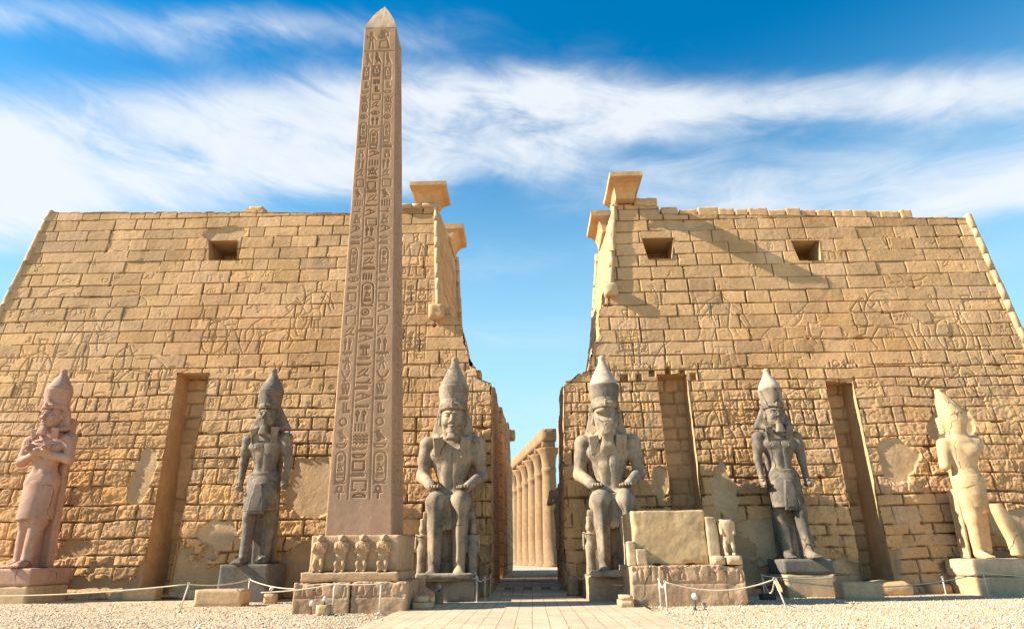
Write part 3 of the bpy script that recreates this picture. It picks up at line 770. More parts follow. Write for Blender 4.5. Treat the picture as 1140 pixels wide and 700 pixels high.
M_side = brick_side_mat()

def cavetto(name, parent, x0, x1, yf, yb, z0, z1, flare_front, flare_l, flare_r, mat, seed=0):
    """a surviving block of the cavetto cornice: roll at the foot, hollow curve, flat fillet on top"""
    prof = [(0, 0.0), (.10, 0.04), (.30, .10), (.50, .26), (.66, .55), (.72, .95), (.74, 1.0), (1.0, 1.0)]
    nx = 12; V = []; F = []
    ring = 4 * nx
    for t, fl in prof:
        z = z0 + (z1 - z0) * t
        a0 = x0 - flare_l * fl; a1 = x1 + flare_r * fl; b0 = yf - flare_front * fl; b1 = yb
        P = [(a0 + (a1 - a0) * i / nx, b0) for i in range(nx)] + [(a1, b0 + (b1 - b0) * i / nx) for i in range(nx)] + [(a1 - (a1 - a0) * i / nx, b1) for i in range(nx)] + [(a0, b1 - (b1 - b0) * i / nx) for i in range(nx)]
        for (x, y) in P:
            d = .05 * float(fbm(x * 1.2 + seed, y * 1.2, z * 1.2, 4))
            V.append((x + d, y + d, z + (.03 * d / .05 if t == 1.0 else 0)))
    for i in range(len(prof) - 1):
        for k in range(ring): F.append((i * ring + k, i * ring + (k + 1) % ring, (i + 1) * ring + (k + 1) % ring, (i + 1) * ring + k))
    F.append(tuple(range(ring))[::-1]); F.append(tuple(range((len(prof) - 1) * ring, len(prof) * ring)))
    V = np.array(V) - np.array(parent.location)
    return mesh_obj(name, V, F, mat, parent)

# ---- left tower
LT = empty("pylon_tower", (-19, 38, 0), "left stone tower with one small square window and one tall slot, behind the obelisk", "temple tower")
L_out = [(-33.5, -.2), (-31.81, 16.0), (-30.95, 23.05), (-26.0, 22.95), (-18.15, 22.72), (-18.1, 22.98), (-16.9, 22.95), (-16.9, 22.62), (-11.5, 22.45), (-8.3, 22.42), (-8.2, 22.75), (-5.62, 22.75), (-5.24, 15.1), (-4.6, 15.2), (-4.2, 14.95), (-3.8, 14.35), (-3.72, 13.3), (-3.42, 12.9), (-3.3, 11.9), (-2.95, 11.75), (-2.9, 11.15), (-2.12, 10.85), (-2.03, 6), (-2.0, -.2)]
L_win = [(-20.0, 20.6), (-18.2, 20.56), (-17.95, 19.2), (-19.72, 19.23)]
L_nic = [(-19.98, 11.78), (-18.16, 11.75), (-17.85, .2), (-19.25, .2)]
def pq(*q): return list(q)
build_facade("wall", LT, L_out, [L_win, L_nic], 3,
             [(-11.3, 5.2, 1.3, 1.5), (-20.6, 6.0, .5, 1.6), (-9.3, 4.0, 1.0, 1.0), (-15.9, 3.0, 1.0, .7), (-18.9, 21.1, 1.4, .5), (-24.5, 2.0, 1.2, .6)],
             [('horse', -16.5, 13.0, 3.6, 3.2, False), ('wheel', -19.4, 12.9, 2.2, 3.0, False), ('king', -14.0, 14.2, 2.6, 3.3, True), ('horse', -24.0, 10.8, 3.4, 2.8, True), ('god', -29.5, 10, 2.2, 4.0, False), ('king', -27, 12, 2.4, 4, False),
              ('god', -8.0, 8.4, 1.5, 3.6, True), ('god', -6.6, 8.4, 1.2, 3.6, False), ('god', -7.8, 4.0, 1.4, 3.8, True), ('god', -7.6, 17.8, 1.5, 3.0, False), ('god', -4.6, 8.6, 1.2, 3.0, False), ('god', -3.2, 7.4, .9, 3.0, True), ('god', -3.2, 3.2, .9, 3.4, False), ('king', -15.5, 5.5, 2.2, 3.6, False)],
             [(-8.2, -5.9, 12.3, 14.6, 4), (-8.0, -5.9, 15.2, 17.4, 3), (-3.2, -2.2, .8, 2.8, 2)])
recess("flagstaff_slot", LT, [(-19.98, 11.78), (-18.16, 11.75), (-17.85, .2), (-19.25, .2)], 1.3, 21, shade_tone=.9)
recess("window", LT, L_win, 3.4, 22, vertical_back=False, shade_tone=.8)
prism("tower_core", [(p[0] + (.25 if p[0] < -20 else 0), p[1] - .15) for p in L_out[:3]] + [(-8.2, 22.3), (-5.85, 22.4), (-5.5, 15.0), (-4.2, 14.7), (-3.4, 12.3), (-2.2, 10.7), (-2.08, -.2)], lambda z: wall_y(z) + 2.2, lambda z: 44.0 - .05 * z, M_side, LT).location = tuple(-v for v in LT.location)
# returns behind the front skin: top coping, gate side and outer side
def side_wall(name, parent, pts, depth0, depth1, seed, mat=M_wall, amp=1.0, cell=.09, drift=0.0):
    """vertical strip of masonry running back in y along the polyline pts of (x,z)"""
    obs = []
    pts = [Vector((a, b)) for a, b in pts]
    L = [0]
    for a, b in zip(pts[:-1], pts[1:]): L.append(L[-1] + (b - a).length)
    n = max(2, int(L[-1] / cell)); s = np.linspace(0, L[-1], n)
    px = np.interp(s, L, [p[0] for p in pts]); pz = np.interp(s, L, [p[1] for p in pts])
    m = int((depth1 - depth0) / cell) + 2; T = np.linspace(0, 1, m)
    PX, TT = np.meshgrid(px, T); PZ, _ = np.meshgrid(pz, T); SS, _ = np.meshgrid(s, T)
    YY = wall_y(PZ) - .03 + (depth1 - BAT * PZ * .5 - depth0) * TT + depth0
    h, tint, hue, joint = masonry(YY.astype(np.float32), SS.astype(np.float32) + PZ.astype(np.float32) * 0, (.7, .85), (.9, 2.0), seed, np.full(YY.shape, .45, np.float32), .04)
    h = h + .03 * fbm(YY * 1.2, SS * 1.2, seed, 4)
    nrm = np.gradient(np.stack([px, pz], -1), axis=0); nrm /= np.maximum(np.linalg.norm(nrm, axis=1, keepdims=True), 1e-6)
    ox = -nrm[:, 1]; oz = nrm[:, 0]
    V = np.stack([PX + drift * TT + ox[None] * h * amp, YY, PZ + oz[None] * h * amp], -1).reshape(-1, 3) - np.array(parent.location)
    C = np.array(SAND)[None] * (1 + .07 * tint.reshape(-1, 1)) * (1 - .25 * joint.reshape(-1, 1))
    return mesh_obj(name, V, grid_faces(*YY.shape), mat, parent, cols=C, smooth=True)
side_wall("gate_side", LT, [(-2.0, -.2), (-2.12, 10.85), (-2.9, 11.15), (-2.95, 11.75), (-3.35, 12.4), (-3.8, 14.35), (-4.6, 15.2), (-5.24, 15.1)][::-1], 0, 2.6, 31, amp=1.0)
side_wall("gate_side", LT, [(-5.62, 22.75), (-5.3, 16), (-5.2, 14.4)], 0, 9.4, 33, drift=.42)
side_wall("outer_side", LT, [(-33.5, -.2), (-31.81, 16.0), (-30.95, 23.05)], 0, 8, 32, cell=.16)
side_wall("top_course", LT, [(-30.95, 23.05), (-18.15, 22.72), (-11.5, 22.45), (-5.62, 22.45)], 0, 2.4, 34, cell=.16)
moulding("corner_moulding", LT, (-33.6, wall_y(0) + .12, 0), (-30.97, wall_y(23.2) + .10, 23.2), .19, 5)
moulding("corner_moulding", LT, (-5.27, wall_y(15.6) - .02, 15.6), (-5.72, wall_y(22.8) - .02, 22.8), .17, 6)
moulding("corner_moulding", LT, (-4.75, 43.3, 14.6), (-5.2, 42.6, 22.6), .2, 7)
rough_block("upper_mass", -12, -5.75, 37.4, 42.8, 12.0, 22.3, M_side, LT, cell=.4, amp=.05, bevel=.05, seed=77)
moulding("top_moulding", LT, (-8.2, wall_y(22.7) - .05, 22.85), (-5.5, wall_y(22.7) - .05, 22.85), .17, 8)
cavetto("cornice_block", LT, -7.05, -5.75, wall_y(23) - .05, wall_y(23) + 1.5, 22.98, 24.05, 1.0, .25, .75, M_sand, 3)
cavetto("cornice_block", LT, -5.9, -5.25, 39.5, 42.4, 22.3, 23.7, .1, .0, .85, M_sand, 5)
rough_block("broken_block", -5.75, -4.9, wall_y(15) - .35, wall_y(15) + .9, 14.85, 15.75, M_sand, LT, amp=.12, bevel=.12, seed=3)
rough_block("broken_block", -5.35, -4.4, wall_y(15) + .2, wall_y(15) + 1.6, 15.0, 15.7, M_sand, LT, amp=.1, bevel=.12, seed=4)
rough_block("broken_block", -3.1, -2.7, wall_y(11.3) + .3, wall_y(11.3) + 1.2, 11.2, 11.75, M_sand_dark, LT, amp=.06, bevel=.08, seed=5)
for i, (a, b) in enumerate([(-17.9, -16.95)]):
    rough_block("coping_block", a, b, wall_y(22.9), wall_y(22.9) + 1.1, 22.72, 23.2, M_sand, LT, amp=.04, bevel=.05, seed=i + 40)

# ---- right tower
RT = empty("pylon_tower", (17, 38, 0), "right stone tower with two small windows, two tall slots and loose coping blocks", "temple tower")
R_out = [(1.56, -.2), (1.6, 3), (1.93, 10.6), (2.05, 10.95), (2.5, 11.0), (2.75, 11.35), (3.3, 11.5), (3.42, 12.3), (3.62, 12.4), (3.72, 13.2), (4.05, 13.5), (4.15, 15.2), (4.55, 15.7), (4.8, 16.75), (5.6, 22.7), (8.4, 22.42), (8.45, 21.85), (16, 21.55), (24, 21.15), (27.2, 21.05), (27.6, 16.98), (27.85, 13.0), (28.5, -.2)]
R_win1 = [(7.1, 20.1), (9.08, 20.06), (8.8, 18.6), (7.35, 18.64)]
R_win2 = [(16.12, 19.69), (17.84, 19.65), (17.65, 18.26), (16.35, 18.3)]
R_ni1 = [(7.1, 11.2), (8.75, 11.17), (8.62, .3), (7.1, .3)]
R_ni2 = [(16.2, 10.7), (17.7, 10.5), (17.28, .2), (15.85, .2)]
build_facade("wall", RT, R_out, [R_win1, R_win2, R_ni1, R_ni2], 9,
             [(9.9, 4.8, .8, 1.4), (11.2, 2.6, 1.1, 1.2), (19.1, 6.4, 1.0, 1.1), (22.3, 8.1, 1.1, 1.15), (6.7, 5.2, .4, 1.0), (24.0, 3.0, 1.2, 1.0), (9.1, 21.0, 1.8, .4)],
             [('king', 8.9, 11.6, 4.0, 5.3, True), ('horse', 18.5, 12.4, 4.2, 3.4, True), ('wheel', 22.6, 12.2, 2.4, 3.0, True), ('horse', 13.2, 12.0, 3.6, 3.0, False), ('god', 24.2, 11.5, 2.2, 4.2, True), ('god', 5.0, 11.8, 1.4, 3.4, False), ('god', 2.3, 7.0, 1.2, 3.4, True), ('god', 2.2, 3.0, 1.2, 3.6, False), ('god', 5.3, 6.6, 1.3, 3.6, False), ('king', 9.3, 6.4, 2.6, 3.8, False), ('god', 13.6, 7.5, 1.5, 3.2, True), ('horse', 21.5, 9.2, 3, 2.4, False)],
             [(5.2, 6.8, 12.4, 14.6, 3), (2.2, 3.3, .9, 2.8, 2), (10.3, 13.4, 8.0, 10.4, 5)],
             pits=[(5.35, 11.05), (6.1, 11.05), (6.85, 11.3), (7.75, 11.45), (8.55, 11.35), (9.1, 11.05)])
recess("flagstaff_slot", RT, R_ni1, 1.0, 23, shade_tone=.9)
recess("flagstaff_slot", RT, R_ni2, 1.2, 24, shade_tone=.9)
recess("window", RT, R_win1, 3.6, 25, vertical_back=False, shade_tone=.8)
recess("window", RT, R_win2, 3.6, 26, vertical_back=False, shade_tone=.8)
prism("tower_core", [(1.64, -.2), (2.02, 10.6), (3.3, 11.3), (3.8, 13.0), (4.2, 15), (5.0, 16.6), (5.75, 22.3), (8.3, 22.2), (8.4, 21.6), (24, 20.95), (27.0, 20.85), (27.6, 13), (28.3, -.2)], lambda z: wall_y(z) + 2.3, lambda z: 44.0 - .05 * z, M_side, RT).location = tuple(-v for v in RT.location)
side_wall("gate_side", RT, [(1.56, -.2), (1.6, 3), (1.93, 10.6), (2.75, 11.35), (3.3, 11.5), (3.72, 13.2), (4.05, 13.5), (4.15, 15.2), (4.5, 15.7)], 0, 2.6, 36)
side_wall("gate_side", RT, [(4.6, 15.2), (4.85, 16.75), (5.6, 22.7)], 0, 9.4, 39, drift=-.35)
side_wall("outer_side", RT, [(27.2, 21.05), (27.6, 16.98), (27.85, 13.0), (28.5, -.2)], 0, 8, 37, cell=.16)
side_wall("top_course", RT, [(5.6, 22.7), (8.4, 22.42), (8.45, 21.85), (16, 21.55), (24, 21.15), (27.2, 21.05)], 0, 2.4, 38, cell=.16)
moulding("corner_moulding", RT, (27.25, wall_y(21.2) + .05, 21.25), (28.45, wall_y(0) + .05, 0), .21, 9)
moulding("corner_moulding", RT, (4.98, wall_y(16.8) - .03, 16.9), (5.68, wall_y(22.7) - .03, 22.9), .18, 10)
moulding("corner_moulding", RT, (4.45, 43.3, 14.6), (5.25, 42.6, 22.6), .2, 12)
rough_block("broken_block", 4.55, 5.35, wall_y(16) - .4, wall_y(16) + .5, 16.05, 16.85, M_moulding, RT, amp=.12, bevel=.16, seed=13)
cavetto("cornice_block", RT, 5.7, 6.85, wall_y(23) - .55, wall_y(23) + 1.6, 22.75, 23.85, 1.35, .5, .35, M_sand, 7)
cavetto("cornice_block", RT, 5.2, 5.9, 38.6, 41.6, 22.4, 23.9, .2, .75, .0, M_sand, 8)
rough_block("coping_block", 6.9, 8.35, wall_y(22.5) + .02, wall_y(22.5) + 1.2, 22.42, 23.1, M_sand, RT, amp=.05, bevel=.02, seed=41, cell=.07)
x = 8.55; k = 0
rr = random.Random(5)
while x < 23.6:
    w = rr.uniform(.75, 1.25)
    zt = 21.85 - (x - 8.45) * .0455
    rough_block("coping_block", x, min(x + w, 23.9), wall_y(zt) + rr.uniform(0, .12), wall_y(zt) + 1.1, zt - .05, zt + rr.uniform(.42, .58), M_sand, RT, amp=.03, bevel=.018, seed=50 + k, cell=.07)
    x += w + rr.uniform(.015, .09); k += 1
for a, b, hh in ((24.2, 25.3, .18), (25.35, 26.3, .3)):
    zt = 21.85 - (a - 8.45) * .0455
    rough_block("coping_block", a, b, wall_y(zt) + .2, wall_y(zt) + 1.0, zt - .08, zt + hh, M_moulding, RT, amp=.09, bevel=.08, seed=int(a * 7), cell=.14)

# ------------------------------------------------------------------ sculpting: signed distance fields
class Sculpt:
    def __init__(s): s.p = []
    def add(s, fn, lo, hi, k=.03, op='u'): s.p.append((fn, np.array(lo, float), np.array(hi, float), k, op)); return s
    def cap(s, a, b, ra, rb=None, k=.03, op='u', sy=1.0):
        rb = ra if rb is None else rb; a = np.array(a, float); b = np.array(b, float)
        def fn(x, y, z):
            d = b - a; L2 = float(d @ d) + 1e-9
            t = np.clip(((x - a[0]) * d[0] + (y - a[1]) * d[1] + (z - a[2]) * d[2]) / L2, 0, 1)
            return np.sqrt((x - a[0] - t * d[0]) ** 2 + ((y - a[1] - t * d[1]) / sy) ** 2 + (z - a[2] - t * d[2]) ** 2) - (ra + (rb - ra) * t)
        r = max(ra, rb)
        return s.add(fn, np.minimum(a, b) - r, np.maximum(a, b) + r, k, op)
    def ell(s, c, r, k=.03, op='u', rot=0.0, tilt=0.0):
        c = np.array(c, float); r = np.array(r, float); cr, sr = math.cos(rot), math.sin(rot); ct, st = math.cos(tilt), math.sin(tilt)
        def fn(x, y, z):
            X = x - c[0]; Y = y - c[1]; Z = z - c[2]
            X, Z = X * cr + Z * sr, -X * sr + Z * cr
            Y, Z = Y * ct + Z * st, -Y * st + Z * ct
            k0 = np.sqrt((X / r[0]) ** 2 + (Y / r[1]) ** 2 + (Z / r[2]) ** 2)
            k1 = np.sqrt((X / r[0] ** 2) ** 2 + (Y / r[1] ** 2) ** 2 + (Z / r[2] ** 2) ** 2) + 1e-9
            return k0 * (k0 - 1) / k1
        m = r.max() if (rot or tilt) else r
        return s.add(fn, c - m, c + m, k, op)
    def box(s, c, h, rad=.01, k=.02, op='u', rz=0.0, rx=0.0, taper=0.0, ry=0.0):
        c = np.array(c, float); h = np.array(h, float)
        def fn(x, y, z):
            X = x - c[0]; Y = y - c[1]; Z = z - c[2]
            if rz: X, Y = X * math.cos(rz) + Y * math.sin(rz), -X * math.sin(rz) + Y * math.cos(rz)
            if rx: Y, Z = Y * math.cos(rx) + Z * math.sin(rx), -Y * math.sin(rx) + Z * math.cos(rx)
            if ry: X, Z = X * math.cos(ry) + Z * math.sin(ry), -X * math.sin(ry) + Z * math.cos(ry)
            hx = h[0] * (1 - taper * (Z / h[2])) if taper else h[0]
            a = np.abs(X) - hx + rad; b = np.abs(Y) - h[1] + rad; e = np.abs(Z) - h[2] + rad
            return np.sqrt(np.maximum(a, 0) ** 2 + np.maximum(b, 0) ** 2 + np.maximum(e, 0) ** 2) + np.minimum(np.maximum(a, np.maximum(b, e)), 0) - rad
        m = np.linalg.norm(h) if (rz or rx or ry) else h * (1 + abs(taper))
        return s.add(fn, c - m, c + m, k, op)
    def loft(s, rows, n=2.0, k=.02, op='u'):
        """rows of (z, rx, ry, cx, cy): a superelliptic section swept up z"""
        a = np.array(rows, float); a = a[np.argsort(a[:, 0])]
        def fn(x, y, z):
            rx = np.interp(z, a[:, 0], a[:, 1]); ry = np.interp(z, a[:, 0], a[:, 2]); cx = np.interp(z, a[:, 0], a[:, 3]); cy = np.interp(z, a[:, 0], a[:, 4])
            q = (np.abs((x - cx) / rx) ** n + np.abs((y - cy) / ry) ** n) ** (1.0 / n)
            d = (q - 1) * np.minimum(rx, ry)
            return np.maximum(d, np.maximum(a[0, 0] - z, z - a[-1, 0]))
        lo = [(a[:, 3] - a[:, 1]).min(), (a[:, 4] - a[:, 2]).min(), a[0, 0]]; hi = [(a[:, 3] + a[:, 1]).max(), (a[:, 4] + a[:, 2]).max(), a[-1, 0]]
        return s.add(fn, lo, hi, k, op)
    def merge(s, other, sc, off):
        """add another sculpt scaled by sc and moved by off"""
        off = np.array(off, float)
        for fn, a, b, k, op in other.p:
            s.add((lambda x, y, z, fn=fn: sc * fn((x - off[0]) / sc, (y - off[1]) / sc, (z - off[2]) / sc)), a * sc + off, b * sc + off, k * sc, op)
        return s
    def mesh(s, vox, scale=1.0, noise=0.0, nfreq=4.0, nseed=0, cuts=()):
        lo = np.min([p[1] for p in s.p if p[4] == 'u'], axis=0) - 4 * vox; hi = np.max([p[2] for p in s.p if p[4] == 'u'], axis=0) + 4 * vox
        n = np.ceil((hi - lo) / vox).astype(int) + 1
        ax = [lo[i] + np.arange(n[i]) * vox for i in range(3)]
        D = np.full(n, 9.0, np.float32)
        for fn, a, b, k, op in s.p:
            mg = k + 4 * vox
            i0 = np.maximum(0, ((a - mg - lo) / vox).astype(int)); i1 = np.minimum(n, ((b + mg - lo) / vox).astype(int) + 2)
            if (i1 <= i0).any(): continue
            x = ax[0][i0[0]:i1[0]].astype(np.float32)[:, None, None]; y = ax[1][i0[1]:i1[1]].astype(np.float32)[None, :, None]; z = ax[2][i0[2]:i1[2]].astype(np.float32)[None, None, :]
            d = fn(x, y, z); sub = D[i0[0]:i1[0], i0[1]:i1[1], i0[2]:i1[2]]
            d = np.broadcast_to(d, sub.shape)
            if op == 'u':
                h = np.maximum(k - np.abs(sub - d), 0) / k if k > 0 else 0
                r = np.minimum(sub, d) - h * h * k * .25
            else:
                h = np.maximum(k - np.abs(sub + d), 0) / k if k > 0 else 0
                r = np.maximum(sub, -d) + h * h * k * .25
            D[i0[0]:i1[0], i0[1]:i1[1], i0[2]:i1[2]] = r
        if noise > 0:
            m = np.abs(D) < 3.5 * vox + noise
            ii = np.nonzero(m); P = [ax[q][ii[q]] for q in range(3)]
            D[m] += (noise * fbm(P[0] * nfreq + nseed, P[1] * nfreq, P[2] * nfreq, 4) + noise * 1.6 * np.maximum(0, vnoise(P[0] * nfreq * .7 + 9 + nseed, P[1] * nfreq * .7, P[2] * nfreq * .7) - .45)).astype(np.float32)
        bgv = float(3 * vox); D = np.clip(D, -bgv, bgv)
        g = openvdb.FloatGrid(bgv); g.copyFromArray(D, tolerance=0.0)
        pts, quads = g.convertToQuads()
        V = (np.array(pts) * vox + lo) * scale
        return V, np.array(quads)[:, ::-1]
    def build(s, name, mat, parent, vox, scale, loc=(0, 0, 0), noise=0.0, nfreq=4.0, nseed=0, squash=1.0):
        V, Q = s.mesh(vox, scale, noise, nfreq, nseed); V[:, 1] *= squash
        # orient outward
        a, b, c = V[Q[:, 0]], V[Q[:, 1]], V[Q[:, 2]]; vol = np.einsum('ij,ij->i', a, np.cross(b, c)).sum()
        if vol < 0: Q = Q[:, ::-1]
        o = mesh_obj(name, V, Q, mat, parent, smooth=True)
        o.location = loc
        return o

def face(S, hx, hy, hz, sc=1.0, side=0.0):
    """head with features; (hx,hy,hz) is the centre of the skull, face towards -y"""
    S.ell((hx, hy, hz + .01), (.083, .10, .108), .02)
    S.ell((hx, hy - .025, hz - .055), (.068, .075, .068), .03)          # jaw
    S.ell((hx, hy - .085, hz - .092), (.028, .026, .022), .025)         # chin
    for q in (-1, 1):
        S.ell((hx + q * .042, hy - .078, hz - .03), (.028, .025, .030), .02)   # cheek
        S.ell((hx + q * .033, hy - .100, hz + .013), (.021, .014, .0125), .006, op='s')   # socket
        S.ell((hx + q * .033, hy - .0885, hz + .012), (.0185, .012, .008), .003)   # eye
        S.cap((hx + q * .014, hy - .103, hz + .031), (hx + q * .055, hy - .086, hz + .033), .0075, .005, .008)   # brow
        S.ell((hx + q * .090, hy + .0, hz + .0), (.016, .028, .040), .006)     # ear
        S.ell((hx + q * .100, hy - .006, hz + .004), (.008, .015, .024), .004, op='s')
        S.ell((hx + q * .011, hy - .112, hz - .030), (.011, .012, .009), .008)      # nostril
    S.cap((hx, hy - .098, hz + .020), (hx, hy - .120, hz - .024), .0085, .013, .010)     # nose
    S.ell((hx, hy - .100, hz - .056), (.027, .013, .0075), .005)
    S.ell((hx, hy - .098, hz - .070), (.023, .013, .0085), .005)
    S.ell((hx, hy - .113, hz - .0625), (.026, .006, .0022), .002, op='s')

def nemes(S, wide=.20, lap=.085):
    """royal head cloth round the origin: brow band, dome, spreading wings behind the ears, flat lappets on the chest"""
    S.loft([(.056, .086, .100, 0, .0), (.062, .090, .107, 0, -.001), (.086, .093, .109, 0, 0), (.095, .094, .104, 0, .01)], 2.1, .006)
    S.loft([(.064, .098, .090, 0, .022), (.09, .103, .103, 0, .012), (.125, .092, .098, 0, .016), (.160, .06, .07, 0, .02)], 2.1, .012)
    S.loft([(-.128, wide, .030, 0, .060), (-.122, wide * 1.01, .034, 0, .060), (-.05, wide * .86, .036, 0, .056), (.05, .118, .045, 0, .045), (.095, .098, .06, 0, .035)], 3.2, .010)
    S.ell((0, .055, -.03), (.095, .055, .13), .03)
    for q in (-1, 1):
        S.box((q * .090, -.062, -.118 - lap), (.036, .008, lap), .004, .016, rx=.20, ry=q * -.12)
        S.cap((q * .112, .03, -.115), (q * .095, -.05, -.135), .026, .018, .02, sy=.8)
        for i in range(9):
            z = .045 - i * .019; w = .132 + (wide - .132) * min(1, max(0, (.05 - z) / .17))
            S.cap((q * .10, .018, z), (q * (w + .01), .022, z), .0035, None, .002, op='s')
    S.cap((0, -.106, .066), (0, -.116, .088), .009, .010, .006)
    S.ell((0, -.118, .094), (.013, .009, .013), .005)
    return S

def double_crown(hx, hy, z0, h, r=.105, flare=1.22, knob=True, back=True):
    """red crown drum flaring upward with the white crown bulb inside it"""
    S = Sculpt()
    zd = z0 + h * .43
    S.loft([(z0 - .05, r * .96, r, hx, hy + .02), (z0, r * .97, r * 1.0, hx, hy + .02), (zd - .012, r * flare, r * flare, hx, hy + .02), (zd, r * flare * .97, r * flare * .97, hx, hy + .02)], 2.0, .004)
    return S
def white_crown(hx, hy, zd, h, r):
    S = Sculpt()
    S.loft([(zd - .03, r, r, hx, hy + .02), (zd + h * .10, r * .96, r * .96, hx, hy + .022), (zd + h * .28, r * .80, r * .80, hx, hy + .028), (zd + h * .46, r * .60, r * .60, hx, hy + .034), (zd + h * .64, r * .41, r * .41, hx, hy + .038), (zd + h * .80, r * .29, r * .29, hx, hy + .040), (zd + h * .90, r * .235, r * .235, hx, hy + .040)], 2.0, .01)
    S.ell((hx, hy + .040, zd + h * .93), (r * .28, r * .28, r * .22), .012)
    return S

def foot(S, x, y, z=.0, out=.02, L=.27):
    """foot pointing to -y with five toes"""
    S.ell((x, y + .03, z + .045), (.042, .055, .048), .03)
    S.cap((x, y + .0, z + .055), (x + out, y - L * .52, z + .026), .042, .030, .03)
    S.cap((x - .02, y - .05, z + .022), (x - .028 + out, y - L * .58, z + .018), .026, .020, .03)
    S.cap((x + .02, y - .05, z + .022), (x + .030 + out, y - L * .56, z + .017), .026, .019, .03)
    for i in range(5):
        q = (i - 2) / 2.0
        S.cap((x + out + q * .038, y - L * .55, z + .022), (x + out + q * .046, y - L * (.76 - .05 * abs(q + .2)), z + .014), .0135 if i not in (0, 4) else .015, .0115, .006)

def fist(S, x, y, z):
    """hand closed round a short rolled cloth: palm, four curled fingers, thumb across"""
    S.ell((x, y, z), (.034, .045, .048), .02)
    S.cap((x, y - .075, z - .012), (x, y + .062, z - .012), .021, None, .004)
    for i in range(4):
        zz = z + .030 - .023 * i
        S.cap((x + .028, y - .012, zz), (x + .012, y - .052, zz), .0125, .0115, .005)
        S.cap((x + .012, y - .052, zz), (x - .026, y - .040, zz - .002), .0115, .010, .005)
    S.cap((x - .024, y + .01, z + .036), (x - .010, y - .056, z + .040), .0135, .011, .008)

def flat_hand(S, x, y, z, dirx=0.0):
    """open hand lying palm down, fingers towards -y"""
    S.ell((x, y, z), (.042, .052, .020), .02)
    for i in range(4):
        q = i - 1.5; L = (.080, .092, .088, .070)[i]
        S.cap((x + q * .021, y - .035, z + .002), (x + q * .0225 + dirx * .02, y - .035 - L * .5, z + .003), .0115, .0105, .004)
        S.cap((x + q * .0225 + dirx * .02, y - .035 - L * .5, z + .003), (x + q * .023 + dirx * .03, y - .035 - L, z - .012), .0105, .0085, .004)
    sx = -1 if x > 0 else 1
    S.cap((x + sx * .030, y + .01, z), (x + sx * .056, y - .045, z - .004), .0125, .010, .008)

def torso(S, cx=0, z0=.92, lean=0.0, cy=0.0):
    S.ell((cx, cy, z0), (.165, .115, .12), .05)
    S.loft([(z0 - .02, .150, .105, cx, cy), (z0 + .10, .128, .090, cx, cy), (z0 + .17, .124, .088, cx, cy), (z0 + .28, .168, .102, cx, cy), (z0 + .40, .208, .108, cx, cy + .005), (z0 + .48, .215, .085, cx, cy + .01), (z0 + .53, .15, .07, cx, cy + .015), (z0 + .57, .08, .06, cx, cy + .015)], 2.3, .04)
    for q in (-1, 1):
        S.ell((cx + q * .090, cy - .066, z0 + .375), (.095, .040, .060), .035)       # pectoral
        S.ell((cx + q * .225, cy + .005, z0 + .47), (.072, .068, .070), .04)          # shoulder
        S.ell((cx + q * .04, cy - .085, z0 + .20), (.038, .018, .10), .03)
        S.ell((cx + q * .088, cy - .118, z0 + .352), (.009, .008, .009), .006)
    S.cap((cx, cy - .112, z0 + .12), (cx, cy - .095, z0 + .40), .006, None, .012, op='s')
    S.ell((cx, cy - .108, z0 + .075), (.012, .012, .015), .008, op='s')            # navel
    S.cap((cx, cy + .01, z0 + .48), (cx, cy - .005, z0 + .64), .068, .060, .04)

def standing_body(stride=.20, side=1):
    S = Sculpt()
    torso(S)
    for q in (-1, 1):
        fy = -stride if q == side else 0.03
        S.cap((q * .092, 0, .90), (q * .090, fy * .55 - .01, .50), .102, .076, .04)
        S.ell((q * .085, fy * .55 - .035, .49), (.046, .036, .052), .02)
        S.cap((q * .090, fy * .55, .48), (q * .086, fy, .10), .070, .053, .03)
        S.ell((q * .085, fy * .72 + .022, .34), (.050, .050, .10), .03)
        S.ell((q * .118, fy + .01, .09), (.016, .02, .02), .012)
        foot(S, q * .083, fy, 0, q * .012)
        S.cap((q * .235, 0, 1.38), (q * .265, .01, 1.13), .062, .048, .03)
        S.ell((q * .240, -.012, 1.27), (.058, .06, .085), .03)
        S.cap((q * .265, .01, 1.13), (q * .262, -.03, .90), .047, .036, .03)
        fist(S, q * .262, -.045, .835)
    H = Sculpt(); face(H, 0, 0, 0); S.merge(H, 1.27, (0, -.03, 1.66))
    return S

def kilt(z1=1.0, z0=.56, stride=.2, side=1, w0=.19, panel=True):
    S = Sculpt()
    S.loft([(z0, w0, .155, 0, -stride * .25), (z0 + .12, w0 * .99, .145, 0, -stride * .18), (z1 - .10, .180, .130, 0, 0), (z1 - .03, .160, .112, 0, 0), (z1, .150, .106, 0, 0)], 2.2, .01)
    S.loft([(z1 - .035, .168, .120, 0, 0), (z1 - .005, .160, .114, 0, 0)], 2.2, .006)
    if panel:
        S.box((0, -.140 - stride * .12, z0 + .13), (.070, .018, .17), .008, .015, taper=.40, rx=-.10)
        for q in (-1, 1): S.cap((q * .012, -.17, z1 - .05), (q * .075, -.20, z0 + .02), .004, None, .003, op='s')
    for i in range(-6, 7):   # pleats
        if abs(i) < 2: continue
        S.cap((i * .024, -.118, z1 - .05), (i * .031, -.20, z0), .0035, None, .004, op='s')
    return S

def beard_sculpt(L=.11):
    S = Sculpt()
    S.loft([(-.112 - L, .044, .030, 0, -.100), (-.112 - L * .4, .036, .027, 0, -.098), (-.100, .026, .022, 0, -.088)], 3.4, .004)
    return S
def head_part(maker, s, c, *a, **k):
    H = Sculpt(); T = maker(*a, **k) if maker is not nemes else nemes(Sculpt(), *a, **k)
    return H.merge(T, s, c)

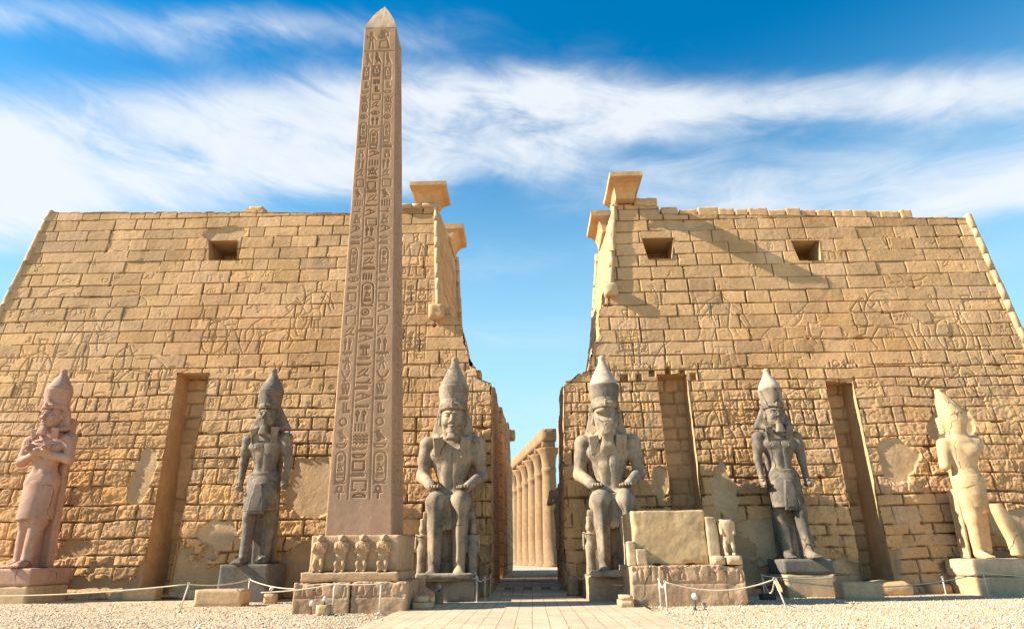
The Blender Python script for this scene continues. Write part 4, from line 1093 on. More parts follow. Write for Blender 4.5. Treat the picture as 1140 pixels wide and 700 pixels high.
def put(S, name, mat, t, vox, sc, noise=0.0, nf=5.0, seed=0, parent=None):
    return S.build(name, mat, parent or t, vox, sc, noise=noise, nfreq=nf, nseed=seed)

def plinth(label, x0, x1, y0, y1, z0, z1, mat, seed, mat2=None, split=None, yaw=0.0, **kw):
    if mat2 is None:
        o = rough_block("statue_plinth", x0, x1, y0, y1, z0, z1, mat, cell=.11, seed=seed, yaw=yaw, **kw)
        return tag(o, label, "plinth")
    t = empty("statue_plinth", ((x0 + x1) / 2, (y0 + y1) / 2, z0), label, "plinth")
    rough_block("base_course", x0 + .01, x1 - .01, y0 + .01, y1, z0, split, mat2, t, cell=.11, seed=seed + 1, **kw)
    rough_block("top_course", x0, x1, y0, y1, split + .004, z1, mat, t, cell=.11, seed=seed, **kw)
    return t

def standing_statue(label, loc, sc, bm, crown_m, cap_m, seed, side=1, stride=.20, noise=.0045, pillar=True, crown_h=.50, osiride=False, yaw=0.0, lean=0.0):
    t = empty("standing_colossus", loc, label, "statue"); t.rotation_euler = (0, lean, yaw)
    vox = .0078
    if not osiride:
        S = standing_body(stride, side)
    else:
        S = Sculpt(); torso(S)
        for q in (-1, 1):
            fy = -.12 if q == side else -.02
            S.cap((q * .080, 0, .90), (q * .078, fy * .5, .50), .098, .078, .05)
            S.ell((q * .078, fy * .5 - .05, .50), (.048, .036, .055), .02)
            S.cap((q * .078, fy * .5, .48), (q * .078, fy, .10), .075, .055, .05)
            foot(S, q * .078, fy, 0, q * .008)
            S.cap((q * .235, 0, 1.38), (q * .275, -.02, 1.15), .064, .052, .03)
            S.cap((q * .275, -.02, 1.15), (q * -.01, -.155 - .02 * (q == 1), 1.235), .052, .038, .03)
            S.cap((q * -.01, -.155 - .02 * (q == 1), 1.235), (q * -.07, -.150, 1.27), .036, .034, .02)
            fist(S, -q * .095, -.150, 1.285)
            S.cap((-q * .095, -.165, 1.24), (-q * .125, -.158, 1.36), .015, .014, .01)
        S.box((0, .02, .72), (.10, .10, .30), .05, .08)
        H = Sculpt(); face(H, 0, 0, 0); S.merge(H, 1.27, (0, -.03, 1.66))
    # stone left between the legs and the back slab
    if pillar: S.box((0, .06, .42), (.055, .10, .44), .02, .05)
    b = put(S, "body", bm, t, vox, sc, noise, 10, seed)
    put(head_part(nemes, 1.27, (0, -.03, 1.66), .195 if not osiride else .15, .085 if not osiride else .05), "headdress", bm, t, vox, sc, noise * .7, 6, seed + 1)
    put(kilt(1.0, .56 if not osiride else .50, stride if not osiride else .06, side, .19 if not osiride else .175, panel=not osiride), "kilt", bm, t, vox, sc, noise * .7, 6, seed + 2)
    put(head_part(beard_sculpt, 1.27, (0, -.03, 1.66), .075), "beard", bm, t, vox, sc, .001, 6, seed + 3)
    zb = 1.80; zd = zb + crown_h * .43
    c = put(double_crown(0, -.03, zb, crown_h, .128, 1.13), "crown", crown_m, t, vox, sc, noise * .8, 6, seed + 4)
    put(white_crown(0, -.03, zd, crown_h * .62, .138), "crown_cap", cap_m, t, vox, sc, noise * .8, 6, seed + 5, parent=c)
    if pillar:
        P = Sculpt(); P.box((0, .155, .83), (.13 if not osiride else .15, .055, .835), .01, .01, taper=.06)
        put(P, "back_pillar", bm, t, .012, sc, .004, 5, seed + 6)
    return t

def small_queen(parent, x, y, sc, mat, h=.30, seed=0):
    """little standing consort beside the king's legs"""
    S = Sculpt()
    u = h / 1.7
    S.loft([(0, .20 * u, .16 * u, x, y), (.5 * u, .17 * u, .15 * u, x, y), (.95 * u, .20 * u, .15 * u, x, y), (1.12 * u, .14 * u, .11 * u, x, y), (1.4 * u, .22 * u, .12 * u, x, y)], 2.2, .01)
    S.ell((x, y - .01 * u, 1.60 * u), (.095 * u, .11 * u, .13 * u), .02)
    S.ell((x, y + .03 * u, 1.58 * u), (.15 * u, .11 * u, .19 * u), .01)
    for q in (-1, 1):
        S.cap((x + q * .23 * u, y, 1.38 * u), (x + q * .25 * u, y - .02 * u, .85 * u), .055 * u, .04 * u, .01)
        S.ell((x + q * .09 * u, y - .14 * u, .04 * u), (.06 * u, .16 * u, .05 * u), .01)
        S.ell((x + q * .035 * u, y - .115 * u, 1.62 * u), (.016 * u, .01 * u, .01 * u), .002, op='s')
    S.loft([(1.70 * u, .10 * u, .10 * u, x, y), (1.95 * u, .12 * u, .11 * u, x, y + .02 * u)], 2, .01)
    return S.build("queen_figure", mat, parent, .0065, sc, noise=.002, nfreq=9, nseed=seed)

def seated_statue(label, loc, sc, bm, crown_m, cap_m, seed, noise=.0045, yaw=0.0, crown_h=.40, worn=False, beard=True):
    t = empty("seated_colossus", loc, label, "statue"); t.rotation_euler = (0, 0, yaw); t.scale = (.92, 1, 1)
    vox = .0068; z0 = .55; ky = -.37; fy = -.40
    S = Sculpt(); torso(S, 0, z0)
    for q in (-1, 1):
        S.cap((q * .090, -.02, z0 - .02), (q * .100, ky, .535), .098, .078, .04)
        S.ell((q * .100, ky - .02, .525), (.070, .060, .068), .03)
        S.cap((q * .100, ky, .51), (q * .098, fy + .02, .11), .068, .052, .04)
        S.ell((q * .100, ky + .04, .36), (.060, .060, .11), .04)
        S.cap((q * .100, ky - .055, .50), (q * .098, fy - .03, .12), .018, .012, .03)
        foot(S, q * .098, fy + .03, 0, q * .012, .25)
        S.cap((q * .235, 0, z0 + .46), (q * .262, .0, z0 + .22), .062, .052, .03)
        S.ell((q * .242, -.01, z0 + .36), (.058, .062, .085), .03)
        S.cap((q * .262, .0, z0 + .21), (q * .150, -.225, z0 + .105), .052, .040, .03)
        flat_hand(S, q * .125, -.285, z0 + .095)
    H = Sculpt(); hc = (0, -.03, z0 + .67)
    face(H, 0, 0, 0)
    if worn:
        H.box((0, -.115, -.035), (.10, .030, .075), .01, .02, op='s', rx=-.12)
        H.ell((.015, -.075, -.05), (.05, .02, .05), .04); H.ell((-.045, -.09, .03), (.03, .02, .012), .02)
        H.box((0, -.050, -.15), (.04, .03, .05), .02, .05); H.ell((-.03, -.092, .03), (.035, .012, .010), .01)
    S.merge(H, 1.30, hc)
    S.box((0, -.10, .26), (.10, .20, .25), .02, .04)            # stone between the shins
    put(S, "body", bm, t, vox, sc, noise, 10, seed)
    put(head_part(nemes, 1.30, hc, .165, .06), "headdress", bm, t, vox, sc, noise * .6, 7, seed + 1)
    K = Sculpt()
    K.loft([(z0 - .02, .158, .11, 0, 0), (z0 + .02, .160, .112, 0, 0), (z0 + .06, .148, .104, 0, 0)], 2.2, .01)
    K.box((0, -.19, z0 - .025), (.175, .175, .065), .045, .02)
    K.box((0, -.375, .45), (.045, .012, .13), .008, .01)
    put(K, "kilt", bm, t, vox, sc, noise * .6, 7, seed + 2)
    if beard: put(head_part(beard_sculpt, 1.30, hc, .03), "beard", bm, t, vox, sc, .002, 7, seed + 3)
    zb = z0 + .815; zd = zb + crown_h * .38
    c = put(double_crown(0, -.02, zb - .01, crown_h * .90, .126, 1.14), "crown", crown_m, t, vox, sc, noise, 7, seed + 4)
    put(white_crown(0, -.02, zd - .01, crown_h * .69, .134), "crown_cap", cap_m, t, vox, sc, noise, 7, seed + 5, parent=c)
    T = Sculpt()
    T.box((0, -.02, .235), (.215, .235, .235), .008, .004)
    T.box((0, .13, .50), (.19, .075, .14), .01, .02)
    T.box((0, .15, .95), (.10, .05, .42), .01, .02)
    for q in (-1, 1):
        for (zz) in (.05, .40): T.box((q * .217, -.02, zz), (.006, .20, .006), .001, .001, op='s')
        for (yy) in (-.22, .18): T.box((q * .217, yy, .225), (.006, .006, .18), .001, .001, op='s')
    put(T, "throne", bm, t, .0095, sc, .004, 5, seed + 6)
    B = Sculpt(); B.box((0, -.28, .012), (.215, .33, .022), .006, .004); put(B, "footboard", bm, t, .0095, sc, .003, 6, seed + 9)
    for q in (-1, 1): small_queen(t, q * .205, -.32, sc, bm, .36, seed + q)
    return t

# ---- left of the gate
standing_statue("pink granite standing colossus with crossed arms and long beard, far left", (-24.05, 31.9, 1.53), 4.36, M_pink, M_pink, M_pink, 3, side=1, stride=.05, osiride=True, crown_h=.42, lean=R(-3.2))
plinth("square plinth with pink granite upper half and sandy lower half under the crossed-arm colossus", -25.6, -22.75, 30.6, 33.3, -.1, 1.53, M_pink, 3, M_buff, .78, amp=.012, bevel=.02)
standing_statue("dark grey standing colossus with double crown, between the left tower's slot and the obelisk", (-13.1, 32.2, 1.62), 4.25, M_greyd, M_greyd, M_greyd, 13, side=-1, stride=.16, crown_h=.43, lean=R(-2.2))
plinth("smooth dark grey plinth under the dark standing colossus left of the obelisk", -14.3, -12.05, 31.0, 33.3, -.1, 1.62, M_slate, 5, amp=.012, bevel=.02)
seated_statue("seated grey colossus with complete face and tall crown, beside the obelisk left of the gate", (-3.95, 32.75, .98), 6.1, M_greyw, M_greyw, M_greyw, 23, yaw=R(3))
plinth("low worn grey plinth under the seated colossus left of the gate", -5.35, -2.45, 29.45, 33.4, -.1, .96, M_greyw, 7, amp=.03, bevel=.04)
# ---- right of the gate
seated_statue("seated colossus with damaged face and reddish worn crown, right of the gate", (3.86, 32.3, 1.05), 5.95, M_greyw, M_greyd, M_pale, 33, yaw=R(-4), worn=True, beard=False, noise=.006)
plinth("rough broken plinth under the seated colossus right of the gate", 2.35, 5.3, 29.2, 33.3, -.1, 1.04, M_redgr, 9, amp=.06, bevel=.08)
standing_statue("grey standing colossus with pale worn crown, between the two right slots", (12.38, 32.5, 1.62), 4.1, M_greyd, M_greyw, M_pale, 43, side=1, stride=.20, crown_h=.43, noise=.0035)
plinth("two course plinth of grey slabs over sandy blocks under the colossus with the pale crown", 11.35, 13.6, 31.3, 33.4, -.1, 1.62, M_slate, 11, M_buff, .98, amp=.02, bevel=.03)

def broken_statue():
    t = empty("broken_colossus", (21.35, 32.6, 1.56), "broken buff colossus with no face, one arm stump and a detached leg, far right", "statue")
    sc = 3.78
    S = Sculpt()
    S.loft([(.86, .175, .14, 0, 0), (.98, .170, .125, -.01, 0), (1.08, .150, .110, -.02, 0), (1.20, .185, .125, -.01, 0), (1.33, .225, .135, .0, 0), (1.44, .215, .12, .01, 0), (1.51, .13, .10, 0, 0), (1.58, .10, .10, -.02, 0)], 2.2, .04)
    S.cap((-.205, 0, 1.40), (-.265, -.02, 1.12), .085, .066, .03); S.box((-.30, -.02, 1.02), (.08, .10, .05), .01, .01, op='s')
    S.ell((.20, 0, 1.40), (.10, .10, .12), .05); S.ell((.27, -.02, 1.20), (.06, .12, .10), .04, op='s')
    S.ell((.08, -.10, 1.30), (.11, .06, .08), .04)
    S.cap((-.075, 0, .90), (-.085, -.02, .46), .12, .085, .05)
    S.cap((-.085, -.02, .48), (-.10, .0, .06), .085, .06, .04)
    S.cap((.07, 0, .92), (.06, -.02, .55), .105, .09, .05); S.ell((.10, -.06, .46), (.12, .14, .08), .03, op='s')
    S.cap((.055, -.0, .60), (.0, 0, .10), .075, .06, .05)
    foot(S, -.10, -.01, 0, 0)
    S.ell((-.0, .02, 1.56), (.12, .11, .08), .04)
    put(S, "body", M_gold, t, .0085, sc, .006, 4, 71)
    C = Sculpt()
    C.loft([(1.52, .095, .10, .0, 0), (1.60, .120, .12, .01, 0), (1.70, .160, .14, .015, 0), (1.80, .165, .14, .0, 0), (1.91, .135, .12, -.03, 0), (2.01, .088, .085, -.065, 0), (2.09, .050, .05, -.092, 0)], 2.05, .03)
    C.ell((-.10, 0, 2.11), (.045, .045, .035), .02)
    C.box((-.135, .06, 1.66), (.03, .05, .11), .01, .02, ry=.1)
    C.ell((.13, -.12, 1.60), (.08, .07, .06), .05, op='s')
    put(C, "crown", M_gold, t, .0085, sc, .006, 4, 73)
    L = Sculpt()
    L.loft([(.03, .085, .11, .26, -.20), (.20, .072, .085, .225, -.20), (.38, .080, .095, .185, -.20), (.54, .080, .09, .145, -.20), (.63, .055, .07, .12, -.19)], 2.2, .02)
    L.ell((.19, -.25, .42), (.05, .05, .09), .03)
    foot(L, .28, -.22, 0, .07, .30)
    put(L, "detached_leg", M_gold, t, .0085, sc, .006, 4, 75)
    B = Sculpt(); B.box((-.19, .10, .42), (.02, .09, .42), .005, .005, ry=-.05); B.box((0, .15, .62), (.11, .05, .62), .01, .01)
    put(B, "back_slab", M_gold, t, .0105, sc, .003, 5, 77)
    P = Sculpt(); P.box((-.03, -.12, 1.0), (.0, .0, .0))
    K = Sculpt(); K.loft([(.60, .150, .12, -.02, 0), (.75, .172, .14, -.005, 0), (.95, .178, .135, -.005, 0), (1.00, .165, .128, -.01, 0)], 2.1, .02)
    put(K, "kilt", M_gold, t, .0085, sc, .004, 6, 79)
broken_statue()
plinth("plinth of cream and weathered blocks under the broken colossus, far right", 19.75, 23.3, 31.3, 33.4, -.1, 1.56, M_cream, 13, M_buff, .8, amp=.03, bevel=.04)

# ------------------------------------------------------------------ obelisk and its pedestal
def obelisk():
    OX, OY = -6.65, 26.9                   # centre of the shaft's foot
    ZB, ZS, ZT = 2.62, 28.15, 30.45        # foot, shoulder, tip
    LEAN = -0.035; W0, W1 = 2.58, 1.66     # it leans a little to the left
    t = empty("obelisk", (OX, OY, ZB), "tall pinkish granite obelisk carved with three columns of hieroglyphs, left of the gate", "obelisk"); t.rotation_euler = (0, 0, R(1.0))
    cell = .022
    H = ZS - ZB
    nx = int(W0 / cell) + 1; nz = int(H / cell) + 1
    def field(seed, main=True):
        F = np.zeros((nz, nx), np.float32)
        # fields are carved in straight coordinates, x from -W0/2; columns narrow with the taper
        r = random.Random(seed)
        centre = ['loaf', 'house', 'comb', 'box', 'basket', 'arm', 'water3', 'bars', 'reeds', 'dots', 'hoe', 'comb', 'viper', 'sickle', 'arm', 'mouth', 'djed', 'hoe', 'comb', 'box', 'sun', 'CART', 'bars', 'comb', 'sickle', 'dots', 'viper', 'hoe', 'reeds', 'box', 'hoe', 'arm', 'sickle', 'comb', 'house', 'mouth', 'scarab', 'bars', 'hoe', 'CART', 'arm', 'reeds', 'eye', 'sickle', 'box', 'leg', 'bars', 'SEREKH', 'falcon']
        sidec = ['ankh', 'CART', 'basket', 'bird', 'disc', 'leg', 'dots', 'plumes', 'horn', 'standing', 'water', 'reeds', 'sickle', 'house', 'hoe', 'box', 'dots', 'eye', 'CART', 'comb', 'mouth', 'hoe', 'seated', 'viper', 'bars', 'bird', 'box', 'sickle', 'reeds', 'jar', 'comb', 'CART', 'eye', 'plumes', 'scarab', 'basket', 'leg', 'SEREKH', 'falcon']
        def width(z): return W0 + (W1 - W0) * z / H
        zlo, zhi = 1.35, H - 3.1
        edges = (-.46, -.185, .155, .46)
        for e in (-.185, .155):
            stroke(F, [(width(zlo) * e, zlo), (width(zhi + 1.4) * e, zhi + 1.4)], -W0 / 2, 0, cell, .035, .03)
        for col, (a, b) in enumerate(zip(edges[:-1], edges[1:])):
            seq = (centre if col == 1 else sidec) if main else [r.choice(list(GL)) for _ in range(40)]
            hs = []
            for g in seq:
                hs.append(2.0 if g == 'CART' else 1.5 if g == 'SEREKH' else 1.35 if g == 'falcon' else .45 if g in ('water', 'basket', 'mouth', 'arm', 'loaf', 'dots', 'viper', 'comb') else .8)
            f = (zhi + 1.45 - zlo) / sum(hs); z = zlo
            dp = .075 if col == 1 else .045
            for g, hh in zip(seq, hs):
                hh *= f; dp = (.075 if col == 1 else .045) * r.uniform(.6, 1.35); w = width(z + hh / 2); x0 = a * w + .05 * w * .5 + r.uniform(0, .02); ww = (b - a) * w * r.uniform(.78, 1.0) - .05 * w
                if g == 'CART':
                    glyph(F, 'cartouche', x0, z + .03, ww, hh * .95, -W0 / 2, 0, cell, .036, dp)
                    for q, gg in enumerate(('comb', 'seated', 'sun')):
                        glyph(F, gg, x0 + ww * .22, z + hh * (.14 + .25 * q), ww * .56, hh * .22, -W0 / 2, 0, cell, .031, dp * .9)
                elif g == 'SEREKH':
                    glyph(F, 'box', x0, z + .03, ww, hh * .95, -W0 / 2, 0, cell, .04, dp)
                    glyph(F, 'bars', x0 + ww * .1, z + .05, ww * .8, hh * .35, -W0 / 2, 0, cell, .03, dp)
                    glyph(F, 'horn', x0 + ww * .2, z + hh * .45, ww * .6, hh * .45, -W0 / 2, 0, cell, .031, dp)
                elif ww > .55 and hh > .5 and col == 1 and r.random() < .5 and g not in ('falcon',):
                    glyph(F, g, x0, z + .03, ww * .5, hh * .9, -W0 / 2, 0, cell, .034, dp)
                    glyph(F, r.choice(['loaf', 'water', 'reed', 'mouth', 'arm']), x0 + ww * .55, z + .05, ww * .42, hh * .4, -W0 / 2, 0, cell, .031, dp)
                    glyph(F, r.choice(['sun', 'basket', 'jar', 'leg']), x0 + ww * .55, z + .5 * hh, ww * .42, hh * .4, -W0 / 2, 0, cell, .031, dp)
                else:
                    glyph(F, g, x0, z + .03, ww, hh * .9, -W0 / 2, 0, cell, .036, dp)
                z += hh
        # offering scene under the tip: a kneeling king before a seated god
        zz = H - 1.55; w = width(zz)
        glyph(F, 'seated', -.1 * w, zz, .5 * w, 1.35, -W0 / 2, 0, cell, .05, .05, True)
        glyph(F, 'standing', -.42 * w, zz + .05, .34 * w, 1.25, -W0 / 2, 0, cell, .045, .045)
        glyph(F, 'plumes', .0 * w, zz + .8, .2 * w, .6, -W0 / 2, 0, cell, .04, .04)
        stroke(F, [(-.45 * w, zz - .06), (.45 * w, zz - .06)], -W0 / 2, 0, cell, .04, .04)
        return F
    u = np.linspace(-.5, .5, nx); zz = np.arange(nz) * cell
    U, ZZ = np.meshgrid(u, zz)
    WW = W0 + (W1 - W0) * ZZ / H
    XS = -W0 / 2 + (U * WW + W0 / 2)
    def sample(F):
        ix = np.clip((U * WW + W0 / 2) / cell, 0, nx - 1.001); i = ix.astype(int); fr = ix - i
        j = np.arange(nz)[:, None]
        return F[j, i] * (1 - fr) + F[j, i + 1] * fr
    V = []; Fc = []; C = []; n = 0
    for face_i in range(4):
        h = sample(field(face_i * 7 + 1, face_i == 0))
        h = h + .012 * fbm(U * 3 + 9 * face_i, ZZ * .9, 5.0, 5) + .02 * np.minimum(0, fbm(U * 2 + 4, ZZ * .6, 8.0 + face_i, 4) + .25)
        edge = sstep(.485, .5, np.abs(U)) * (.02 + .05 * np.maximum(0, fbm(np.sign(U) * 3, ZZ * 1.4, face_i, 4)))
        h = h - edge
        a = U * WW; b = -WW / 2 - h
        a = a * (1 - edge * 2 / WW * .6)
        if face_i == 0: x, y = a, b
        elif face_i == 1: x, y = -b, a
        elif face_i == 2: x, y = -a, -b
        else: x, y = b, -a
        V.append(np.stack([x + LEAN * ZZ, y, ZZ], -1).reshape(-1, 3)); Fc.append(grid_faces(nz, nx) + n); n += x.size
        base = np.array((0.42, 0.258, 0.148)); pale = np.array((.46, .31, .21))
        k = sstep(3.5, .5, ZZ + fbm(U * 3, ZZ, 3, 3))[..., None]
        col = base * (1 - k) + np.array((.39, .245, .155)) * k
        col = col * (1 + .08 * fbm(U * 2, ZZ * .3, 20.0 + face_i, 4))[..., None]
        C.append(col.reshape(-1, 3))
    mesh_obj("shaft", np.concatenate(V), np.concatenate(Fc), M_obelisk, t, cols=np.concatenate(C), smooth=True)
    # pyramidion with slightly bulging faces and a broken tip
    V = []; F = []; rings = 14; m = 10
    for i in range(rings + 1):
        q = i / rings; half = W1 / 2 * (1 - q ** 1.3 * .98)
        z = H + (ZT - ZS) * q
        for s in range(4):
            for k in range(m):
                a = -1 + 2 * k / m; x, y = [(a, -1), (1, a), (-a, 1), (-1, -a)][s]
                d = .02 * float(vnoise(x * 3 + s, y * 3, z * 3))
                V.append((x * half + LEAN * H + LEAN * (z - H) + d, y * half + d, z + (d if q < 1 else 2 * d)))
    rg = 4 * m
    for i in range(rings):
        for k in range(rg): F.append((i * rg + k, i * rg + (k + 1) % rg, (i + 1) * rg + (k + 1) % rg, (i + 1) * rg + k))
    F.append(tuple(range(rings * rg, rings * rg + rg)))
    mesh_obj("pyramidion", V, F, stone_mat("pale_granite_tip", (.46, .33, .22), var=.15, bump=.2, bscale=6, streak=.5, dark=(.7, .6, .5)), t)
obelisk()

def baboon_proto(parent, mat):
    """baboon standing upright in adoration, forepaws raised to the chest, mane over the shoulders"""
    S = Sculpt()
    S.loft([(.36, .13, .11, 0, 0), (.50, .16, .13, 0, 0), (.66, .175, .14, 0, 0), (.80, .19, .14, 0, 0), (.92, .15, .13, 0, 0)], 2.2, .04)   # trunk and mane
    S.ell((0, -.02, 1.03), (.115, .13, .115), .03)                # head
    S.cap((0, -.10, 1.02), (0, -.24, .985), .072, .055, .03)      # muzzle
    S.ell((0, -.275, 1.0), (.03, .015, .018), .01)
    for q in (-1, 1):
        S.ell((q * .05, -.135, 1.07), (.024, .02, .016), .006, op='s')
        S.ell((q * .115, -.0, 1.07), (.022, .03, .04), .01)
        S.cap((q * .17, -.01, .84), (q * .185, -.10, .64), .062, .048, .03)
        S.cap((q * .185, -.10, .64), (q * .115, -.20, .78), .046, .036, .02)
        S.ell((q * .105, -.215, .80), (.036, .03, .045), .01)
        for i in range(4): S.cap((q * (.085 + .014 * i), -.235, .80), (q * (.085 + .014 * i), -.228, .86), .009, .008, .003)
        S.cap((q * .08, -.02, .42), (q * .115, -.12, .24), .085, .062, .03)
        S.cap((q * .115, -.12, .24), (q * .10, -.04, .04), .055, .042, .02)
        S.cap((q * .10, -.04, .035), (q * .11, -.20, .03), .042, .034, .02)
    S.box((0, .10, .56), (.12, .08, .50), .03, .05)
    S.box((0, -.0, .20), (.06, .09, .18), .02, .03)
    return S.build("baboon_figure", mat, parent, .0135, 1.0, noise=.008, nfreq=5)

def frieze(seed, names, lo=.12, hi=.72, dp=.05, sw=.035):
    """a worn row of carved signs across the front of a block"""
    def f(v, hx, hy, hz):
        cell = .04; nx = int(2 * hx / cell) + 2; nz = int(2 * hz / cell) + 2
        F = np.zeros((nz, nx), np.float32); r = random.Random(seed); x = -hx + .12; h = 2 * hz * (hi - lo)
        while x < hx - h * .5:
            glyph(F, r.choice(names), x, 2 * hz * lo, h * .62, h, -hx, 0, cell, sw, dp, r.random() < .5); x += h * r.uniform(.62, .8)
        for q in (lo - .03, hi + .04): stroke(F, [(-hx + .1, 2 * hz * q), (hx - .1, 2 * hz * q)], -hx, 0, cell, sw, dp * .8)
        i = np.clip(((v[:, 0] + hx) / cell).round().astype(int), 0, nx - 1); j = np.clip((v[:, 2] / cell).round().astype(int), 0, nz - 1)
        front = v[:, 1] < -hy + .25
        v[:, 1] -= np.where(front, F[j, i] * (.6 + .6 * sstep(-.3, .3, fbm(v[:, 0] * 1.5 + seed, v[:, 2] * 1.5, 2.0, 3))), 0)
        return v
    return f
def pedestals():
    t = empty("obelisk_pedestal", (-6.62, 26.3, 0), "stepped reddish granite pedestal with four upright baboons carved on its front, under the obelisk", "pedestal")
    y0 = 24.55
    rough_block("lower_block", -8.55, -6.52, y0, 28.9, -.15, 1.02, M_redgr, t, amp=.05, bevel=.045, seed=1, cell=.04, carve=frieze(1, ['seated', 'standing', 'bird', 'sedge']))
    rough_block("lower_block", -6.49, -4.48, y0 + .03, 28.9, -.15, 1.04, M_redgr, t, amp=.05, bevel=.045, seed=2, cell=.04, carve=frieze(2, ['seated', 'standing', 'bird', 'sedge']))
    rough_block("ledge", -8.42, -4.85, y0 + .18, 28.6, 1.02, 1.36, M_obelisk2, t, amp=.025, bevel=.03, seed=3, cell=.06)
    rough_block("pedestal_block", -8.25, -4.92, y0 + .52, 28.3, 1.35, 2.64, M_obelisk2, t, amp=.025, bevel=.05, seed=4, cell=.06)
    b = baboon_proto(t, M_obelisk2); b.location = (-7.86 - t.location.x, y0 + .42 - t.location.y, 1.36); b.scale = (1.2, 1.0, 1.13)
    for x in (-7.05, -6.26, -5.48):
        c = b.copy(); SC.collection.objects.link(c); c.parent = t; c.location = (x - t.location.x, y0 + .42 - t.location.y, 1.36)
    # right pedestal, its obelisk long gone
    t = empty("empty_pedestal", (6.2, 28, 0), "broken granite pedestal with one headless baboon and no obelisk, right of the gate", "pedestal")
    y0 = 26.3
    o = rough_block("lower_block", 3.75, 8.05, y0, 30.3, -.15, 1.46, M_redgr, t, amp=.05, bevel=.05, seed=5, cell=.042, carve=frieze(5, ['seated', 'standing', 'plumes', 'sedge', 'reeds'], .14, .60, .06, .04))
    # worn frieze of small figures on its front
    rough_block("upper_block", 3.98, 6.85, y0 + .35, 29.8, 1.46, 3.5, M_cream2, t, amp=.05, bevel=.05, seed=6, cell=.05, freq=1.1)
    rough_block("corner_fragment", 3.70, 4.00, y0 + .15, y0 + .9, 1.45, 2.35, M_cream, t, amp=.03, bevel=.015, seed=7, cell=.05)
    rough_block("corner_fragment", 4.01, 4.42, y0 + .05, y0 + .40, 1.45, 2.05, M_cream, t, amp=.03, bevel=.015, seed=8, cell=.05)
    rough_block("side_slab", 6.86, 7.28, y0 + .28, y0 + 2.0, 1.46, 3.22, M_cream, t, amp=.04, bevel=.015, seed=9, cell=.05)
    rough_block("side_slab", 7.26, 7.72, y0 + .55, y0 + 2.1, 1.46, 3.05, M_cream2, t, amp=.08, bevel=.04, seed=10, cell=.05)
    rough_block("figure_base", 6.90, 7.38, y0 + .02, y0 + .35, 1.46, 1.80, M_cream, t, amp=.02, bevel=.04, seed=11)
    rough_block("figure_base", 7.42, 8.02, y0 + .0, y0 + .6, 1.46, 1.80, M_cream, t, amp=.02, bevel=.04, seed=12)
    S = Sculpt()
    S.loft([(.30, .12, .11, 0, 0), (.50, .17, .14, 0, 0), (.72, .20, .15, 0, 0), (.88, .22, .15, 0, 0), (.98, .17, .12, 0, .02)], 2.2, .04)
    for q in (-1, 1):
        S.cap((q * .18, -.02, .86), (q * .17, -.10, .60), .07, .055, .03); S.cap((q * .09, -.02, .42), (q * .11, -.10, .22), .08, .06, .03)
        S.cap((q * .11, -.10, .22), (q * .10, -.06, .02), .055, .045, .02); S.ell((q * .10, -.14, .03), (.05, .10, .04), .02)
    S.box((0, .12, .48), (.20, .10, .48), .03, .04)
    b = S.build("baboon_figure", M_cream, t, .0135, 1.35, noise=.012, nfreq=5); b.location = (7.66 - 6.2, y0 + .42 - 28, 1.80)
M_obelisk2 = stone_mat("carved_granite", (0.47, 0.31, 0.175), var=0.2, bump=0.45, bscale=6, streak=0.35, spots=.15, dark=(.7, .6, .5))
M_cream2 = stone_mat("orange_cream_stone", (0.52, 0.36, 0.19), var=0.16, bump=0.45, bscale=4, streak=0.3, dark=(.75, .62, .5))
pedestals()

# ------------------------------------------------------------------ beyond the gate
def court_wall():
    t = empty("court_wall", (-3.2, 55, .4), "tall ruined inner wall with narrow slots seen through the gate, on its left side", "wall")
    r = random.Random(4)
    y = 44.1; k = 0
    tops = [12.3, 12.5, 12.9, 12.7, 13.4, 13.2, 14.0, 13.9, 14.6, 12.2, 11.6]
    for i, zt in enumerate(tops):
        w = 2.5 if i < 8 else 4.5
        x1 = -2.22 + .06 * (i % 3) - (.35 if i in (1,) else 0)
        rough_block("masonry_pier", x1 - 2.2, x1, y, y + w - (.55 if i in (0, 1, 3, 4, 6) else .02), .4, zt, M_side, t, cell=.35, amp=.10, bevel=.12, seed=i + 60)
        if i in (3, 4, 6):
            rough_block("lintel_infill", x1 - 2.2, x1 - .05, y + w - .57, y + w, .4, 5.8 + .4 * i, M_side, t, cell=.35, amp=.05, bevel=.04, seed=i + 80)
            rough_block("lintel_infill", x1 - 2.2, x1 - .05, y + w - .57, y + w, zt - 2.6, zt - .4, M_side, t, cell=.35, amp=.05, bevel=.04, seed=i + 90)
        y += w
    rough_block("cornice_fragment", -2.6, -1.55, 66.4, 68.4, 13.3, 14.3, M_sand, t, amp=.12, bevel=.2, seed=99)
    t2 = empty("court_wall", (3.4, 52, .4), "dark edge of ruined inner wall seen through the gate, on its right side", "wall")
    for i, (ya, yb, zt, x0) in enumerate([(44.1, 48, 11.2, 2.05), (48, 53, 12.0, 2.38), (53, 60, 12.8, 2.62)]):
        rough_block("masonry_pier", x0, x0 + 2.4, ya, yb - .02, .4, zt, M_side, t2, cell=.35, amp=.10, bevel=.12, seed=i + 70)
    # recessed leaves of the gateway, set back from the jambs
    for nm, x0, x1, lab in (("gate_jamb", -4.0, -2.35, "deep left side of the gateway behind the front jamb"), ("gate_jamb", 1.95, 4.2, "deep right side of the gateway behind the front jamb")):
        g = empty(nm, ((x0 + x1) / 2, 38, 0), lab, "gateway")
        rough_block("rear_pier", x0, x1, 36.3, 39.6, .15, 10.6, M_side, g, cell=.3, amp=.08, bevel=.1, seed=int(x1 * 10))
        rough_block("rear_pier", x0 + .1, x1 + (.18 if x1 < 0 else .0), 40.3, 43.9, .3, 12.2, M_side, g, cell=.3, amp=.08, bevel=.1, seed=int(x1 * 10) + 1)
